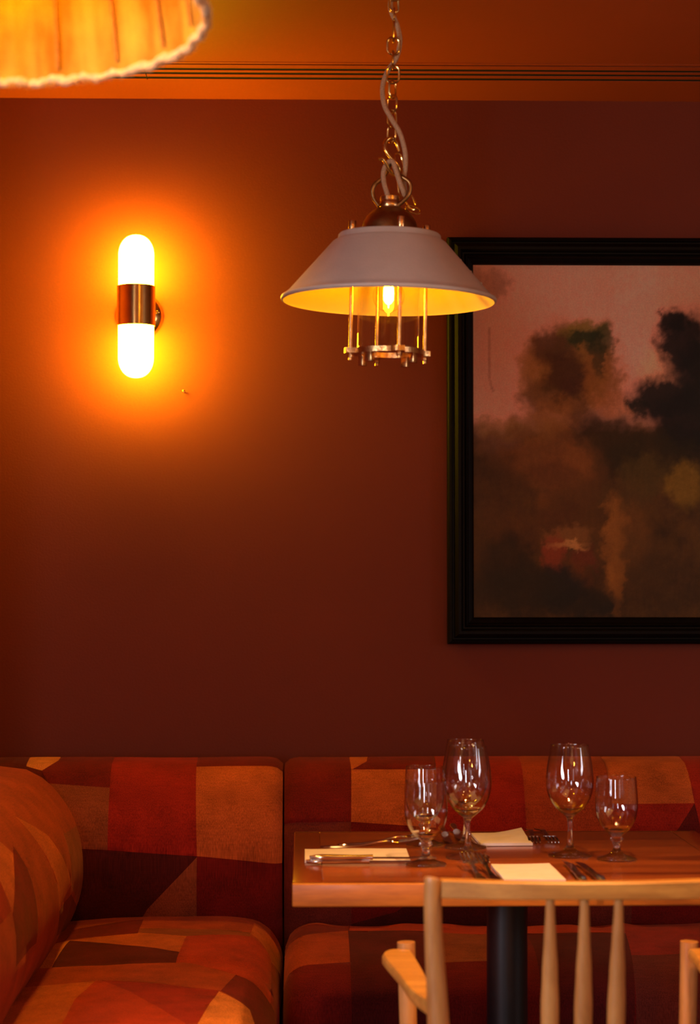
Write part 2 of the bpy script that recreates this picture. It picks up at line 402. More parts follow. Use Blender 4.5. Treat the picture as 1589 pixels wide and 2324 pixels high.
# q coordinate: height on the front side, height+path beyond the top
bq = [0]*len(bp)
for i in range(top_i, len(bp)): bq[i] = bp[i][1]
for i in range(top_i-1, -1, -1): bq[i] = bq[i+1]+sqrt((bp[i][0]-bp[i+1][0])**2+(bp[i][1]-bp[i+1][1])**2)
def back_prof(q):
    for i in range(len(bq)-1):
        if bq[i] >= q >= bq[i+1]:
            t = 0 if bq[i] == bq[i+1] else (bq[i]-q)/(bq[i]-bq[i+1])
            return bp[i][0]+(bp[i+1][0]-bp[i][0])*t, bp[i][1]+(bp[i+1][1]-bp[i][1])*t
    return bp[-1] if q < bq[-1] else bp[0]
def qs(): return bq[-1], bq[0]
def nz(x, y, s, a): return noise.noise(Vector((x*s, y*s, 3.3)))*a
def back_map(a, b_, along):
    def f(u, q):
        d, z = back_prof(q)
        e = pinch(u, a, b_, .045)
        cd, cz = .17, .60
        k = 1-.13*e
        d = cd+(d-cd)*k + nz(u, q, 5, .006); z = cz+(z-cz)*(1-.07*e) + nz(u+9, q, 4, .005)
        if along == 'x': return Vector((u, WY-d, z))
        return Vector((LX+d, u, z))
    return f
seatO = tag(empty('corner_banquette', (.4, 4.6, 0)), 'low corner banquette in patchwork of red, rust and orange linen along the wall', 'sofa')
off = Vector((-.4, -4.6, 0))
def shifted(f): return lambda u, q: f(u, q)+off
# pixel outlines of the patches -> metres on the cushion face
def bx(pts):
    out = []
    for u, v in pts:
        p = atY(u, v, 4.76)
        z = p.z
        for _ in range(3):   # refine with the true depth of the face at that height
            d, zz = back_prof(min(z, bq[top_i])); p = atY(u, v, WY-d); z = min(p.z, .825)
        out.append((p.x, p.z if p.z < .824 else .90))
    return out
polysA = [('oc', bx([(57, 1700), (132, 1700), (134, 1726), (95, 1750), (60, 1740)])),
          ('dr', bx([(95, 1750), (134, 1722), (134, 1690), (255, 1690), (249, 1788), (110, 1779)])),
          ('br', bx([(110, 1779), (249, 1788), (244, 1929), (120, 1922)])),
          ('r', bx([(255, 1690), (445, 1690), (447, 1944), (244, 1929)])),
          ('o', bx([(446, 1740), (660, 1740), (660, 1962), (447, 1944)])),
          ('dr', bx([(446, 1690), (660, 1690), (660, 1740), (446, 1740)])),
          ('br', bx([(447, 1946), (335, 2063), (300, 2120), (447, 2120)])),
          ('dm', bx([(60, 1920), (447, 1944), (447, 2160), (60, 2160)])),  # lower patches kept dark, part of the shade there put into the colour
          ('dr', bx([(447, 1944), (660, 1962), (660, 2160), (447, 2160)]))]
XA, XS = LX+.02, atY(641, 1900, 4.75).x
q0, q1 = qs()
patchwork('back_cushion', XA, XS, q0, q1, 60, 50, polysA, 'm', shifted(back_map(XA, XS, 'x')), seatO)
XE = 1.75
polysB = [('o', bx([(790, 1690), (850, 1690), (832, 1727), (800, 1746), (797, 1746)])),
          ('dr', bx([(600, 1690), (797, 1690), (797, 1865), (600, 1867)])),
          ('dr', bx([(797, 1746), (832, 1727), (850, 1690), (990, 1690), (990, 1748)])),
          ('o', bx([(797, 1744), (990, 1748), (990, 1880), (797, 1865)])),
          ('r', bx([(990, 1690), (1180, 1690), (1195, 1900), (990, 1900)])),
          ('ru', bx([(1180, 1690), (1368, 1690), (1383, 1780), (1395, 1900), (1195, 1900)])),
          ('o', bx([(1368, 1690), (1545, 1690), (1577, 1823), (1388, 1826)])),
          ('r', bx([(1388, 1826), (1577, 1823), (1540, 1880), (1520, 1900), (1395, 1900)])),
          ('r', bx([(1545, 1690), (1700, 1690), (1700, 1880), (1592, 1880), (1577, 1823)])),
          ('m', bx([(1577, 1823), (1592, 1890), (1520, 1900), (1540, 1880)])),
          ('mv', bx([(600, 1866), (797, 1865), (797, 2160), (600, 2160)])),
          ('dr', bx([(797, 1865), (990, 1880), (990, 2000), (900, 2070), (797, 2100)])),
          ('dm', bx([(797, 2100), (990, 1900), (1195, 1900), (1195, 2160), (797, 2160)])),
          ('mv', bx([(1195, 1900), (1430, 1900), (1430, 2160), (1195, 2160)]))]
patchwork('back_cushion', XS+.004, XE, q0, q1, 150, 50, polysB, 'dr', shifted(back_map(XS+.004, XE, 'x')), seatO)
# left run back cushion, coming towards the viewer
def lz(pts):
    S = 2.27; out = []
    for zx, zy in pts:
        u, v = zx/S, zy/S+1680
        X = LX+.35; p = atX(u, v, X)
        for _ in range(4):
            d, zz = back_prof(min(p.z, .82)); p = atX(u, v, LX+d)
        out.append((p.y, min(p.z, .95)))
    return out
polysL = [('dr', lz([(-60, 170), (75, 200), (0, 250), (-60, 280)])),
          ('oc', lz([(-60, 250), (0, 262), (125, 355), (25, 410), (-60, 360)])),
          ('dr', lz([(100, 540), (150, 660), (185, 800), (190, 1050), (80, 1170), (70, 900)])),
          ('o', lz([(160, 395), (250, 490), (310, 590), (370, 750), (300, 880), (265, 660)])),
          ('ru', lz([(130, 350), (160, 395), (265, 660), (300, 880), (290, 1010), (190, 1060), (190, 860), (150, 660), (30, 410)])),
          ('br', lz([(325, 490), (400, 440), (450, 600), (450, 780), (400, 900), (370, 760)])),
          ('dr', lz([(370, 800), (400, 900), (370, 960), (290, 1010), (300, 880)])),
          ('o', lz([(-60, 420), (20, 410), (100, 545), (70, 900), (0, 670), (-60, 600)])),
          ('r', lz([(-60, 600), (0, 670), (62, 880), (0, 950), (-60, 980)])),
          ('ru', lz([(-60, 980), (70, 900), (80, 1190), (0, 1320), (-60, 1400)]))]
YN, YF = 2.75, WY-.30
lmap = back_map(YN, YF, 'y')
patchwork('back_cushion', YN, YF, q0, q1, 120, 50, polysL, 'ru', shifted(lmap), seatO,
          default_fn=lambda p: 'ru' if p[0] > 3.4 else ('o' if sin(p[0]*9+p[1]*7) > .2 else 'r'))
# seats
def mkprof(pts): 
    pr = [(p.x, p.y) for p in catmull([(a, b_, 0) for a, b_ in pts], 8)]
    s = [0]
    for i in range(1, len(pr)): s.append(s[-1]+sqrt((pr[i][0]-pr[i-1][0])**2+(pr[i][1]-pr[i-1][1])**2))
    return pr, s
def samp(pr, s, q):
    q = max(0, min(q, s[-1]))
    for i in range(len(s)-1):
        if s[i] <= q <= s[i+1]:
            t = (q-s[i])/(s[i+1]-s[i]+1e-9); return pr[i][0]+(pr[i+1][0]-pr[i][0])*t, pr[i][1]+(pr[i+1][1]-pr[i][1])*t
    return pr[-1]
# seat A (left run + corner): section across x
xr = XS-.004
prA, sA = mkprof([(-.64, .33), (-.64, .41), (-.60, .445), (-.45, .462), (-.25, .466), (-.14, .458), (xr-.035, .437), (xr, .385), (xr+.004, .30), (xr-.002, .18), (xr-.004, .10)])
# world x of a top point -> q
def qx(x):
    if x <= prA[0][0]: return 0
    k = [(i, p) for i, p in enumerate(prA) if p[1] > .40]
    for (i, p), (j, p2) in zip(k, k[1:]):
        if p[0] <= x <= p2[0] and p2[0] > p[0]: return sA[i]+(sA[j]-sA[i])*(x-p[0])/(p2[0]-p[0])
    return sA[k[-1][0]]+.1*(x-xr > 0)
def mapA(u, q):   # u = world y
    x, z = samp(prA, sA, q)
    k = pinch(u, 2.75, 4.835, .05)
    fold = math.exp(-((u-4.22+.05*(x+.3))/.018)**2)*.006 + .008*math.exp(-((u-4.45)/.16)**2)*(-1)
    mid = max(0, 1-((x+.32)/.34)**2)
    z2 = z - .035*k - fold*(1 if z > .42 else 0) + nz(x, u, 5, .006) + nz(x+5, u, 14, .0016)
    xx = x + (nz(u, z, 6, .004) if x > -.2 else 0) - (.02*k if x > -.2 else 0)
    return Vector((xx, u, z2))
def sa(pts):
    S = 2.27; out = []
    for zx, zy in pts:
        p = atZ(zx/S, zy/S+1680, .462); out.append((p.y, qx(p.x)))
    return out
polysSA = [('dr', sa([(380, 962), (740, 935), (710, 1015), (330, 1035)])),
           ('o', sa([(360, 1040), (720, 1012), (962, 1040), (925, 1115)])),
           ('m', sa([(360, 1040), (925, 1115), (905, 1150), (265, 1148)])),
           ('ru', sa([(740, 935), (1310, 940), (1290, 985), (720, 990)])),
           ('br', sa([(720, 985), (1290, 985), (1290, 1010), (962, 1040), (712, 1014)])),
           ('o', sa([(1310, 930), (1460, 970), (1400, 1045), (1290, 990)])),
           ('oc', sa([(290, 1052), (360, 1040), (265, 1148), (170, 1155)])),
           ('ro', sa([(905, 1150), (962, 1040), (1290, 1010), (1400, 1045), (1390, 1240), (1210, 1205)])),
           ('ru', sa([(100, 1150), (905, 1148), (1210, 1205), (1140, 1290), (520, 1240), (30, 1245)])),
           ('r', sa([(520, 1240), (1132, 1290), (1020, 1470), (960, 1475), (730, 1340)])),
           ('ro', sa([(490, 1243), (520, 1240), (730, 1340), (960, 1475), (870, 1700), (280, 1700), (320, 1462), (380, 1350)])),
           ('o', sa([(30, 1245), (490, 1243), (380, 1350), (320, 1462), (280, 1700), (-200, 1700), (-200, 1400)])),
           ('oc', sa([(1132, 1293), (1290, 1345), (1340, 1470), (1380, 1600), (1000, 1600), (1020, 1465)])),
           ('dr', sa([(1210, 1205), (1420, 1240), (1420, 1600), (1380, 1600), (1340, 1470), (1290, 1345), (1140, 1290)]))]
patchwork('seat_cushion', 2.75, 4.835, 0, sA[-1], 130, 60, polysSA, 'ru', shifted(mapA), seatO,
          default_fn=lambda p: 'r' if p[1] > qx(xr)-.03 else 'ru')
# seat B: section across y
yf = 4.20
prB, sB = mkprof([(4.835, .33), (4.835, .40), (4.79, .437), (4.70, .452), (4.55, .464), (4.38, .460), (4.27, .437), (4.21, .385), (4.195, .31), (4.20, .20), (4.20, .10)])
def qy(y, z=None):
    best = 0; bd = 9
    for i, p in enumerate(prB):
        if z is None:
            if p[1] < .40: continue
            d = abs(p[0]-y)
        else: d = abs(p[1]-z)+(0 if p[0] < 4.3 else 9)
        if d < bd: bd, best = d, sB[i]
    return best
def mapB(u, q):
    y, z = samp(prB, sB, q); k = pinch(u, xr+.012, XE, .055)
    z2 = z - .05*k*(1 if z > .2 else 0) + nz(u, y, 6, .006)
    z2 += .004*math.exp(-((y-4.72)/.05)**2)*sin(u*26+sin(u*9)*2)+.002*math.exp(-((y-4.70)/.06)**2)*sin(u*61)
    y2 = y + (.035*k if y < 4.5 else 0) + nz(u, z, 5, .008) + .0016*sin(u*55+z*14)*(1 if z < .44 and y < 4.4 else 0)
    return Vector((u, y2, z2))
def sb(pts):
    out = []
    for u, v in pts:
        if v > 2185: p = atY(u, v, yf-.005); out.append((p.x, qy(0, p.z)))
        else: p = atZ(u, v, .455); out.append((p.x, qy(p.y)))
    return out
polysSB = [('dr', sb([(625, 2140), (690, 2104), (793, 2104), (790, 2124), (660, 2138)])),
           ('ru', sb([(590, 2090), (790, 2080), (793, 2104), (690, 2104), (600, 2140)])),
           ('ru', sb([(590, 2200), (620, 2140), (790, 2124), (797, 2207), (600, 2215)])),
           ('dr', sb([(590, 2210), (797, 2207), (800, 2400), (590, 2400)])),
           ('ro', sb([(793, 2060), (1100, 2060), (1100, 2130), (793, 2122)])),
           ('m', sb([(790, 2122), (972, 2128), (972, 2400), (797, 2400)])),
           ('br', sb([(972, 2128), (1195, 2130), (1195, 2190), (972, 2190)])),
           ('dr', sb([(972, 2190), (1195, 2190), (1230, 2400), (972, 2400)])),
           ('ro', sb([(1100, 2060), (1400, 2060), (1400, 2128), (1100, 2130)])),
           ('m', sb([(1195, 2128), (1420, 2128), (1432, 2400), (1230, 2400)])),
           ('r', sb([(1400, 2060), (1700, 2060), (1700, 2165), (1432, 2165), (1415, 2128)])),
           ('mv', sb([(1430, 2165), (1700, 2165), (1700, 2400), (1440, 2400)]))]
patchwork('seat_cushion', xr+.012, XE, 0, sB[-1], 170, 60, polysSB, 'dr', shifted(mapB), seatO)
# plinth under the cushions
bm = bmesh.new()
box(bm, ((LX+.03+xr-.03)/2-.4, (2.80+WY-.03)/2-4.6, .16), (xr-.03-LX-.03, WY-.03-2.80, .30), .01)
box(bm, ((xr-.03+XE-.03)/2-.4, (yf+.03+WY-.03)/2-4.6, .16), (XE-xr, WY-.03-yf-.03, .30), .01)
finish('plinth', bm, LIN[KEYS.index('dm')], seatO)

# ------------------------------------------------------------------ framed painting
FYc = 5.055
tl = atY(1015, 537, FYc); bl = atY(1018, 1462, FYc)
ftop, fbot, flx = tl.z, bl.z, (tl.x+bl.x)/2
FWid = 1.25; fw = .0675
pic = tag(empty('framed_painting', (flx+FWid/2, WY, (ftop+fbot)/2)), 'large dim landscape painting of dark trees under a pink sky in a black moulded frame', 'painting')
hw, hh = FWid/2, (ftop-fbot)/2
# moulding profile: (inset from outer edge, projection from wall)
prof = [(0, .0), (0, .034), (.004, .040), (.010, .042), (.012, .036), (.016, .036), (.018, .044), (.026, .050), (.033, .050), (.037, .045), (.039, .037), (.043, .036), (.047, .041), (.051, .038), (.054, .028), (.060, .025), (.064, .022), (fw, .016), (fw, .006)]
bm = bmesh.new(); corners = [(-1, -1), (1, -1), (1, 1), (-1, 1)]
rings = [[bm.verts.new((cx*(hw-i), -.004-d, cz*(hh-i))) for i, d in prof] for cx, cz in corners]
for k in range(4):
    A, B = rings[k], rings[(k+1) % 4]
    for i in range(len(prof)-1): bm.faces.new((A[i], B[i], B[i+1], A[i+1]))
finish('frame', bm, M['black'], pic, ang=20)
# canvas, painted as colour patches stored on a fine grid
cw, chh = hw-fw+.004, hh-fw+.004
X0, X1 = flx+fw, flx+FWid-fw
def fbm(x, y, s, o=5):
    v = 0; a = .5
    for i in range(o): v += a*noise.noise(Vector((x*s, y*s, 7.7+i*3))); s *= 2.1; a *= .55
    return v
def ss(a, b_, x): t = max(0, min(1, (x-a)/(b_-a))); return t*t*(3-2*t)
BL = [  # u, v, ru, rv, colour, opacity, softness (pixels of the photograph)
    (1290, 660, 330, 90, (.60, .29, .20), .5), (1130, 800, 90, 200, (.50, .25, .17), .6), (1450, 700, 60, 160, (.70, .31, .23), .7), (1510, 840, 60, 60, (.75, .34, .18), .6),
    (1100, 640, 60, 40, (.16, .08, .045), .6), (1400, 620, 60, 40, (.55, .25, .16), .5),
    (1300, 840, 105, 110, (.17, .075, .010), .97), (1215, 850, 40, 90, (.24, .10, .02), .7), (1260, 780, 60, 40, (.05, .020, .008), .8),
    (1335, 750, 55, 30, (.14, .10, .010), .8), (1370, 770, 32, 42, (.030, .036, .008), .85), (1330, 765, 40, 18, (.012, .020, .006), .9),
    (1285, 850, 55, 55, (.035, .010, .004), .85), (1300, 900, 45, 45, (.045, .014, .006), .6), (1370, 860, 50, 70, (.20, .07, .012), .7), (1360, 800, 14, 50, (.02, .02, .006), .7), (1230, 900, 50, 40, (.05, .022, .006), .6),
    (1400, 920, 50, 30, (.26, .085, .02), .6), (1270, 945, 60, 45, (.20, .075, .014), .7), (1210, 970, 60, 40, (.18, .075, .012), .6), (1130, 970, 50, 25, (.20, .10, .02), .5),
    (1555, 780, 55, 85, (.006, .005, .006), .98), (1530, 720, 38, 32, (.006, .005, .006), .98), (1600, 830, 60, 80, (.006, .005, .006), .98), (1520, 900, 85, 55, (.006, .006, .006), .98), (1455, 925, 28, 28, (.008, .008, .006), .95), (1570, 960, 90, 90, (.007, .006, .006), .97),
    (1700, 900, 130, 260, (.008, .008, .006), .9), (1860, 760, 90, 120, (.03, .025, .01), .8),
    (1390, 1000, 90, 60, (.020, .012, .004), .7), (1330, 960, 40, 40, (.03, .013, .004), .6), (1480, 1040, 110, 60, (.016, .012, .004), .7),
    (1150, 1010, 80, 40, (.075, .028, .007), .5), (1250, 1040, 110, 60, (.16, .055, .012), .65), (1310, 1060, 40, 50, (.19, .065, .012), .5), (1120, 1100, 90, 70, (.045, .018, .006), .5),
    (1290, 1100, 80, 90, (.15, .05, .010), .5), (1260, 1075, 60, 25, (.06, .02, .006), .5), (1280, 1180, 60, 50, (.06, .022, .006), .5), (1370, 1180, 60, 60, (.09, .035, .006), .4), (1340, 1130, 90, 50, (.045, .02, .005), .4),
    (1560, 1100, 45, 55, (.17, .095, .010), .65), (1470, 1080, 60, 50, (.075, .045, .008), .5), (1420, 1130, 60, 40, (.07, .035, .008), .5),
    (1200, 1200, 110, 50, (.07, .024, .006), .4), (1290, 1215, 55, 25, (.20, .085, .02), .6), (1290, 1236, 48, 7, (.36, .17, .05), .9), (1262, 1255, 26, 50, (.20, .035, .012), .75), (1330, 1265, 30, 30, (.12, .02, .008), .6),
    (1398, 1240, 26, 110, (.24, .09, .014), .75), (1405, 1300, 16, 90, (.30, .11, .014), .6), (1440, 1210, 45, 70, (.14, .055, .010), .5), (1300, 1300, 40, 40, (.10, .03, .006), .4),
    (1150, 1280, 70, 70, (.014, .010, .005), .7), (1270, 1330, 55, 45, (.008, .010, .009), .9), (1180, 1340, 110, 60, (.018, .013, .006), .8), (1330, 1370, 90, 35, (.012, .010, .006), .8), (1500, 1330, 110, 70, (.035, .018, .006), .6), (1450, 1260, 90, 50, (.06, .028, .007), .4),
    (1750, 1200, 150, 150, (.05, .03, .008), .7)]
def paint(u, v):
    n1 = fbm(u, v, .012); n2 = fbm(u+500, v, .030); n3 = fbm(u, v+900, .11, 3)
    wu, wv = u+n2*30+n3*10, v+fbm(u+90, v+90, .028)*30+n3*10
    sky = [.56+.06*n1, .245+.05*n1, .165+.03*n1]
    gr = [.058+.05*n1+.03*n2, .026+.02*n1+.012*n2, .0065+.003*n1]
    t = ss(925, 985, wv-.00*wu+n2*10)
    c = [a+(b_-a)*t for a, b_ in zip(sky, gr)]
    for (bu, bv, ru, rv, cc, op) in BL:
        d = sqrt(((wu-bu)/ru)**2+((wv-bv)/rv)**2)
        if d < 1.35:
            k = op*(1-ss(.58, 1.30, d)); c = [a+(b_-a)*k for a, b_ in zip(c, cc)]
    if abs(v-1236-n1*4) < 5 and 1243 < u < 1338: c = [a+(b_-a)*.75*(1-abs(u-1290)/60)*(1-abs(v-1236)/9) for a, b_ in zip(c, (.34, .16, .05))]
    # long dry-brush streak
    m = 1+.22*n3+.12*fbm(u*3.0, v*.35, .05, 3)
    if abs(u-1113-max(0, (v-860))*.3) < 3+2*n3 and 740 < v < 890: m *= .72
    e = ss(1090, 1075, u)+ss(1388, 1400, v)
    return [min(.9, max(.002, a*m*g_)) for a, g_ in zip(c, (1.9, 1.95, 1.9))]
NX, NZ = 330, 260
bm = bmesh.new(); lay = bm.verts.layers.float_color.new('paint')
G = []
for i in range(NX+1):
    row = []
    for j in range(NZ+1):
        lx, lz_ = -cw+2*cw*i/NX, -chh+2*chh*j/NZ
        v = bm.verts.new((lx, -.012, lz_))
        wx, wz = flx+FWid/2+lx, (ftop+fbot)/2+lz_
        Yc = WY-.012
        dx, dz = wx/Yc, (wz-1.27)/Yc
        pu = CX+FPX*(dx-.0227); pv = 1312-FPX*dz
        v[lay] = (*paint(pu, pv), 1); row.append(v)
    G.append(row)
for i in range(NX):
    for j in range(NZ): bm.faces.new((G[i][j], G[i+1][j], G[i+1][j+1], G[i][j+1]))
ring = [(-cw, -chh), (cw, -chh), (cw, chh), (-cw, chh)]
back = [bm.verts.new((x, -.003, z)) for x, z in ring]; bm.faces.new(back)
m, nt, b = nmat('oil_on_canvas'); N, L = nt.nodes, nt.links
at = N.new('ShaderNodeAttribute'); at.attribute_name = 'paint'
tc = N.new('ShaderNodeTexCoord'); nn = N.new('ShaderNodeTexNoise'); nn.inputs['Scale'].default_value = 260; nn.inputs['Detail'].default_value = 4
L.new(tc.outputs['Object'], nn.inputs['Vector'])
mr = N.new('ShaderNodeMapRange'); mr.inputs['From Min'].default_value = .3; mr.inputs['From Max'].default_value = .7; mr.inputs['To Min'].default_value = .92; mr.inputs['To Max'].default_value = 1.08
L.new(nn.outputs['Fac'], mr.inputs['Value'])
vm = N.new('ShaderNodeVectorMath'); vm.operation = 'SCALE'; L.new(at.outputs['Color'], vm.inputs[0]); L.new(mr.outputs[0], vm.inputs['Scale'])
L.new(vm.outputs[0], b.inputs['Base Color']); b.inputs['Roughness'].default_value = .6; b.inputs['Specular IOR Level'].default_value = .25
bpn = N.new('ShaderNodeBump'); bpn.inputs['Strength'].default_value = .2; bpn.inputs['Distance'].default_value = .001; L.new(nn.outputs['Fac'], bpn.inputs['Height']); L.new(bpn.outputs[0], b.inputs['Normal'])
finish('canvas', bm, m, pic, smooth=False)

# ------------------------------------------------------------------ wall sconce
sp = atY(309, 695, 5.0)
scn = tag(empty('wall_sconce', (sp.x, WY, sp.z)), 'lit capsule wall sconce with two white opal glasses and a brass band', 'wall lamp')
sy = 5.0-WY; r0 = .0452
top = atY(309, 533, 5.0).z-sp.z; bot = atY(309, 858, 5.0).z-sp.z
bt = atY(309, 650, 5.0).z-sp.z; bb = atY(309, 740, 5.0).z-sp.z
for s, zz, zb in ((1, top, bt), (-1, bot, bb)):
    bm = bmesh.new(); H = abs(zz)
    cz_ = H-.052
    pr = [(r0, abs(zb)-.02), (r0, cz_)]+[(r0*(cos(a)**.85), cz_+.052*sin(a)) for a in [pi/2*k/14 for k in range(1, 14)]]+[(0, H)]
    lathe(bm, [(r, s*z) for r, z in pr], 48, (0, sy, 0)); finish('opal_glass', bm, M['opal'], scn)
bm = bmesh.new(); rb = .0482
lathe(bm, [(rb-.0025, bb), (rb, bb), (rb, bt), (rb-.0025, bt)], 64, (0, sy, 0), closed=True); finish('brass_band', bm, M['brass'], scn)
bm = bmesh.new()
ring = [(0, -.028), (.018, -.027), (.040, -.022), (.055, -.013), (.0615, -.004), (.0620, -.0005), (0, -.0005)]
lathe(bm, [(r, -z) for r, z in ring], 48)
for v in bm.verts: v.co = Vector((v.co.x, -v.co.z, v.co.y))
pl = finish('wall_plate', bm, M['brass'], scn); pl.location = (.0, 0, -.012)
bm = bmesh.new(); cyl(bm, (0, -.02, -.012), (0, sy+.044, -.012), .012); finish('stem', bm, M['brass'], scn)
bm = bmesh.new(); cyl(bm, (.047, -.014, -.004), (.049, -.0225, -.004), .0045, 12, .001); finish('screw', bm, M['brass'], scn)

nl = atY(418, 890, WY)
bm = bmesh.new(); cyl(bm, (0, 0, 0), (0, -.010, .002), .0016, 10); cyl(bm, (0, -.010, .002), (0, -.0115, .0023), .0034, 12, .0004)
o = finish('wall_nail', bm, M['brass']); o.location = (nl.x, WY, nl.z); tag(o, 'tiny brass nail left in the red wall below and right of the sconce', 'nail')
# ------------------------------------------------------------------ pendant lamp
PY = 3.75; K = PY/FPX
rimc = atY(882, 684, PY)
pd = tag(empty('pendant_lamp', (rimc.x, PY, rimc.z), ry=R(.9)), 'brass-caged industrial pendant lamp with a grey-cream conical shade hanging on a chain', 'pendant lamp')
h_top = .1145
bm = bmesh.new()
outer = [(.2000, -.0015), (.2035, .0), (.2048, .003), (.2035, .006), (.2000, .0075), (.190, .016), (.108, h_top-.004), (.1020, h_top), (.0985, h_top+.002), (.0970, h_top+.010), (.0945, h_top+.0125), (.050, h_top+.014)]
lathe(bm, outer, 96)
sh = finish('shade', bm, M['enamel'], pd, ang=50)
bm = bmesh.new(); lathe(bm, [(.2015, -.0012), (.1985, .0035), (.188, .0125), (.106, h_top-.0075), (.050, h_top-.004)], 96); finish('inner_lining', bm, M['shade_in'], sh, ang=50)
for k in range(4):   # rivets along the lapped seam on the right flank
    f = (k+.55)/4.6; r = .104+(.195-.104)*f; z = h_top-.002-(h_top-.016)*f
    bm = bmesh.new(); lathe(bm, [(.0032, -.001), (.0030, .001), (.0018, .0024), (0, .003)], 10)
    rv = finish('rivet', bm, M['enamel'], sh); rv.location = (r, 0, z+.001); rv.rotation_euler = (0, R(40), 0)
bm = bmesh.new()
hz = h_top+.0135
dome = [(.0540, hz-.002), (.0545, hz+.004)]+[(.0535*cos(a)+.000, hz+.004+.050*sin(a)) for a in [pi/2*k/12*.78 for k in range(1, 13)]]
lathe(bm, dome+[(.017, dome[-1][1]+.001)], 48); finish('dome_cap', bm, M['bronze'], pd)
cz0 = dome[-1][1]
bm = bmesh.new(); lathe(bm, [(.0, cz0), (.0185, cz0), (.0190, cz0+.0015), (.0190, cz0+.010), (.0183, cz0+.011), (.0183, cz0+.0125), (.0188, cz0+.013), (.0188, cz0+.0195), (.0178, cz0+.0205), (.006, cz0+.0205), (0, cz0+.0200)], 40)
finish('collar', bm, M['copper'], pd)
def pp(u, v, dy=0):  # point in the pendant's own frame
    p = atY(u, v, PY+dy); return Vector((p.x-rimc.x, dy, p.z-rimc.z))
def zp(zx, zy, dy=0): return pp(780+zx/4.468, zy/4.468, dy)
# cage: four rods, cast ring with lugs, nuts and feet
ph = R(14.3); rr_ = .0735
zpl = atY(882, 799, PY).z-rimc.z
for k in range(4):
    a = -pi/2+ph+k*pi/2
    x, y = rr_*cos(a), rr_*sin(a)
    bm = bmesh.new(); cyl(bm, (x, y, zpl-.004), (x, y, h_top+.010), .0036, 14)
    rod = finish('cage_rod', bm, M['copper'], pd)
    bm = bmesh.new(); cyl(bm, (x, y, h_top+.012), (x, y, h_top+.035), .0072, 20, .001); finish('rod_cap', bm, M['copper'], rod)
    bm = bmesh.new(); cyl(bm, (x, y, zpl-.014), (x, y, zpl-.005), .0058, 6, .0008); cyl(bm, (x, y, zpl-.019), (x, y, zpl-.012), .0034, 10); finish('nut', bm, M['copper'], rod)
bm = bmesh.new(); n = 144; ro_, ri, rt, rb_ = [], [], [], []
def lug(a):
    d = min(abs((a-(-pi/2+ph)) % (pi/2)), pi/2-((a-(-pi/2+ph)) % (pi/2)))
    return .0675+.0165*(1-ss(.10, .19, d))
for i in range(n):
    a = 2*pi*i/n; R1 = lug(a)
    ro_.append((bm.verts.new((R1*cos(a), R1*sin(a), zpl-.0055)), bm.verts.new((R1*cos(a), R1*sin(a), zpl+.0045))))
    ri.append((bm.verts.new((.050*cos(a), .050*sin(a), zpl-.0055)), bm.verts.new((.050*cos(a), .050*sin(a), zpl+.0045))))
for i in range(n):
    j = (i+1) % n
    bm.faces.new((ro_[i][0], ro_[j][0], ro_[j][1], ro_[i][1])); bm.faces.new((ri[i][1], ri[j][1], ri[j][0], ri[i][0]))
    bm.faces.new((ro_[i][1], ro_[j][1], ri[j][1], ri[i][1])); bm.faces.new((ri[i][0], ri[j][0], ro_[j][0], ro_[i][0]))
cr = finish('cage_ring', bm, M['copper'], pd, ang=30)
for k in range(4):
    a = -pi/2+ph+pi/4+k*pi/2
    for da in (-.12,):
        bm = bmesh.new(); box(bm, (.0585*cos(a+da), .0585*sin(a+da), zpl-.0125), (.0145, .011, .022), .0012, 2, Matrix.Rotation(a+da+pi/2, 4, 'Z')); finish('lug_foot', bm, M['copper'], cr)
bm = bmesh.new(); lathe(bm, [(.0563, zpl+.010), (.0563, zpl+.004), (.0585, zpl+.004), (.0585, h_top-.012)], 64); finish('glass_chimney', bm, M['chimney'], pd)
# clear globe bulb
bz = atY(882, 672, PY).z-rimc.z
bm = bmesh.new(); rg = .0305
lathe(bm, [(0, bz-rg)]+[(rg*cos(a), bz+rg*sin(a)) for a in [-pi/2+pi*k/20 for k in range(1, 16)]]+[(.0135, bz+.036), (.013, bz+.046)], 32); bulb = finish('bulb', bm, M['bulb'], pd)
bm = bmesh.new()
lathe(bm, [(0, bz-.024), (.0014, bz-.022), (.0016, bz-.017), (.0060, bz-.014), (.0098, bz-.008), (.0102, bz+.004), (.0098, bz+.016), (.0060, bz+.020), (0, bz+.021)], 20); finish('filament', bm, M['filament'], bulb)
bm = bmesh.new(); cyl(bm, (0, 0, bz+.046), (0, 0, h_top+.010), .0165, 24, .001); finish('lamp_holder', bm, M['bronze'], pd)
# lyre shaped bail on the collar
bail = [zp(345, 2090, -.004), zp(290, 2010), zp(275, 1930), zp(300, 1870), zp(370, 1810), zp(415, 1740, .002), zp(440, 1680, .002), zp(470, 1655), zp(500, 1700, -.002), zp(530, 1765, -.003), zp(590, 1800, -.006), zp(645, 1840, -.008), zp(660, 1900, -.009), zp(640, 1970, -.010), zp(590, 2035, -.010), zp(530, 2085, -.008)]
bm = bmesh.new(); tube(bm, catmull(bail, 6), .0041, 12); finish('bail', bm, M['bronze'], pd)
bm = bmesh.new()
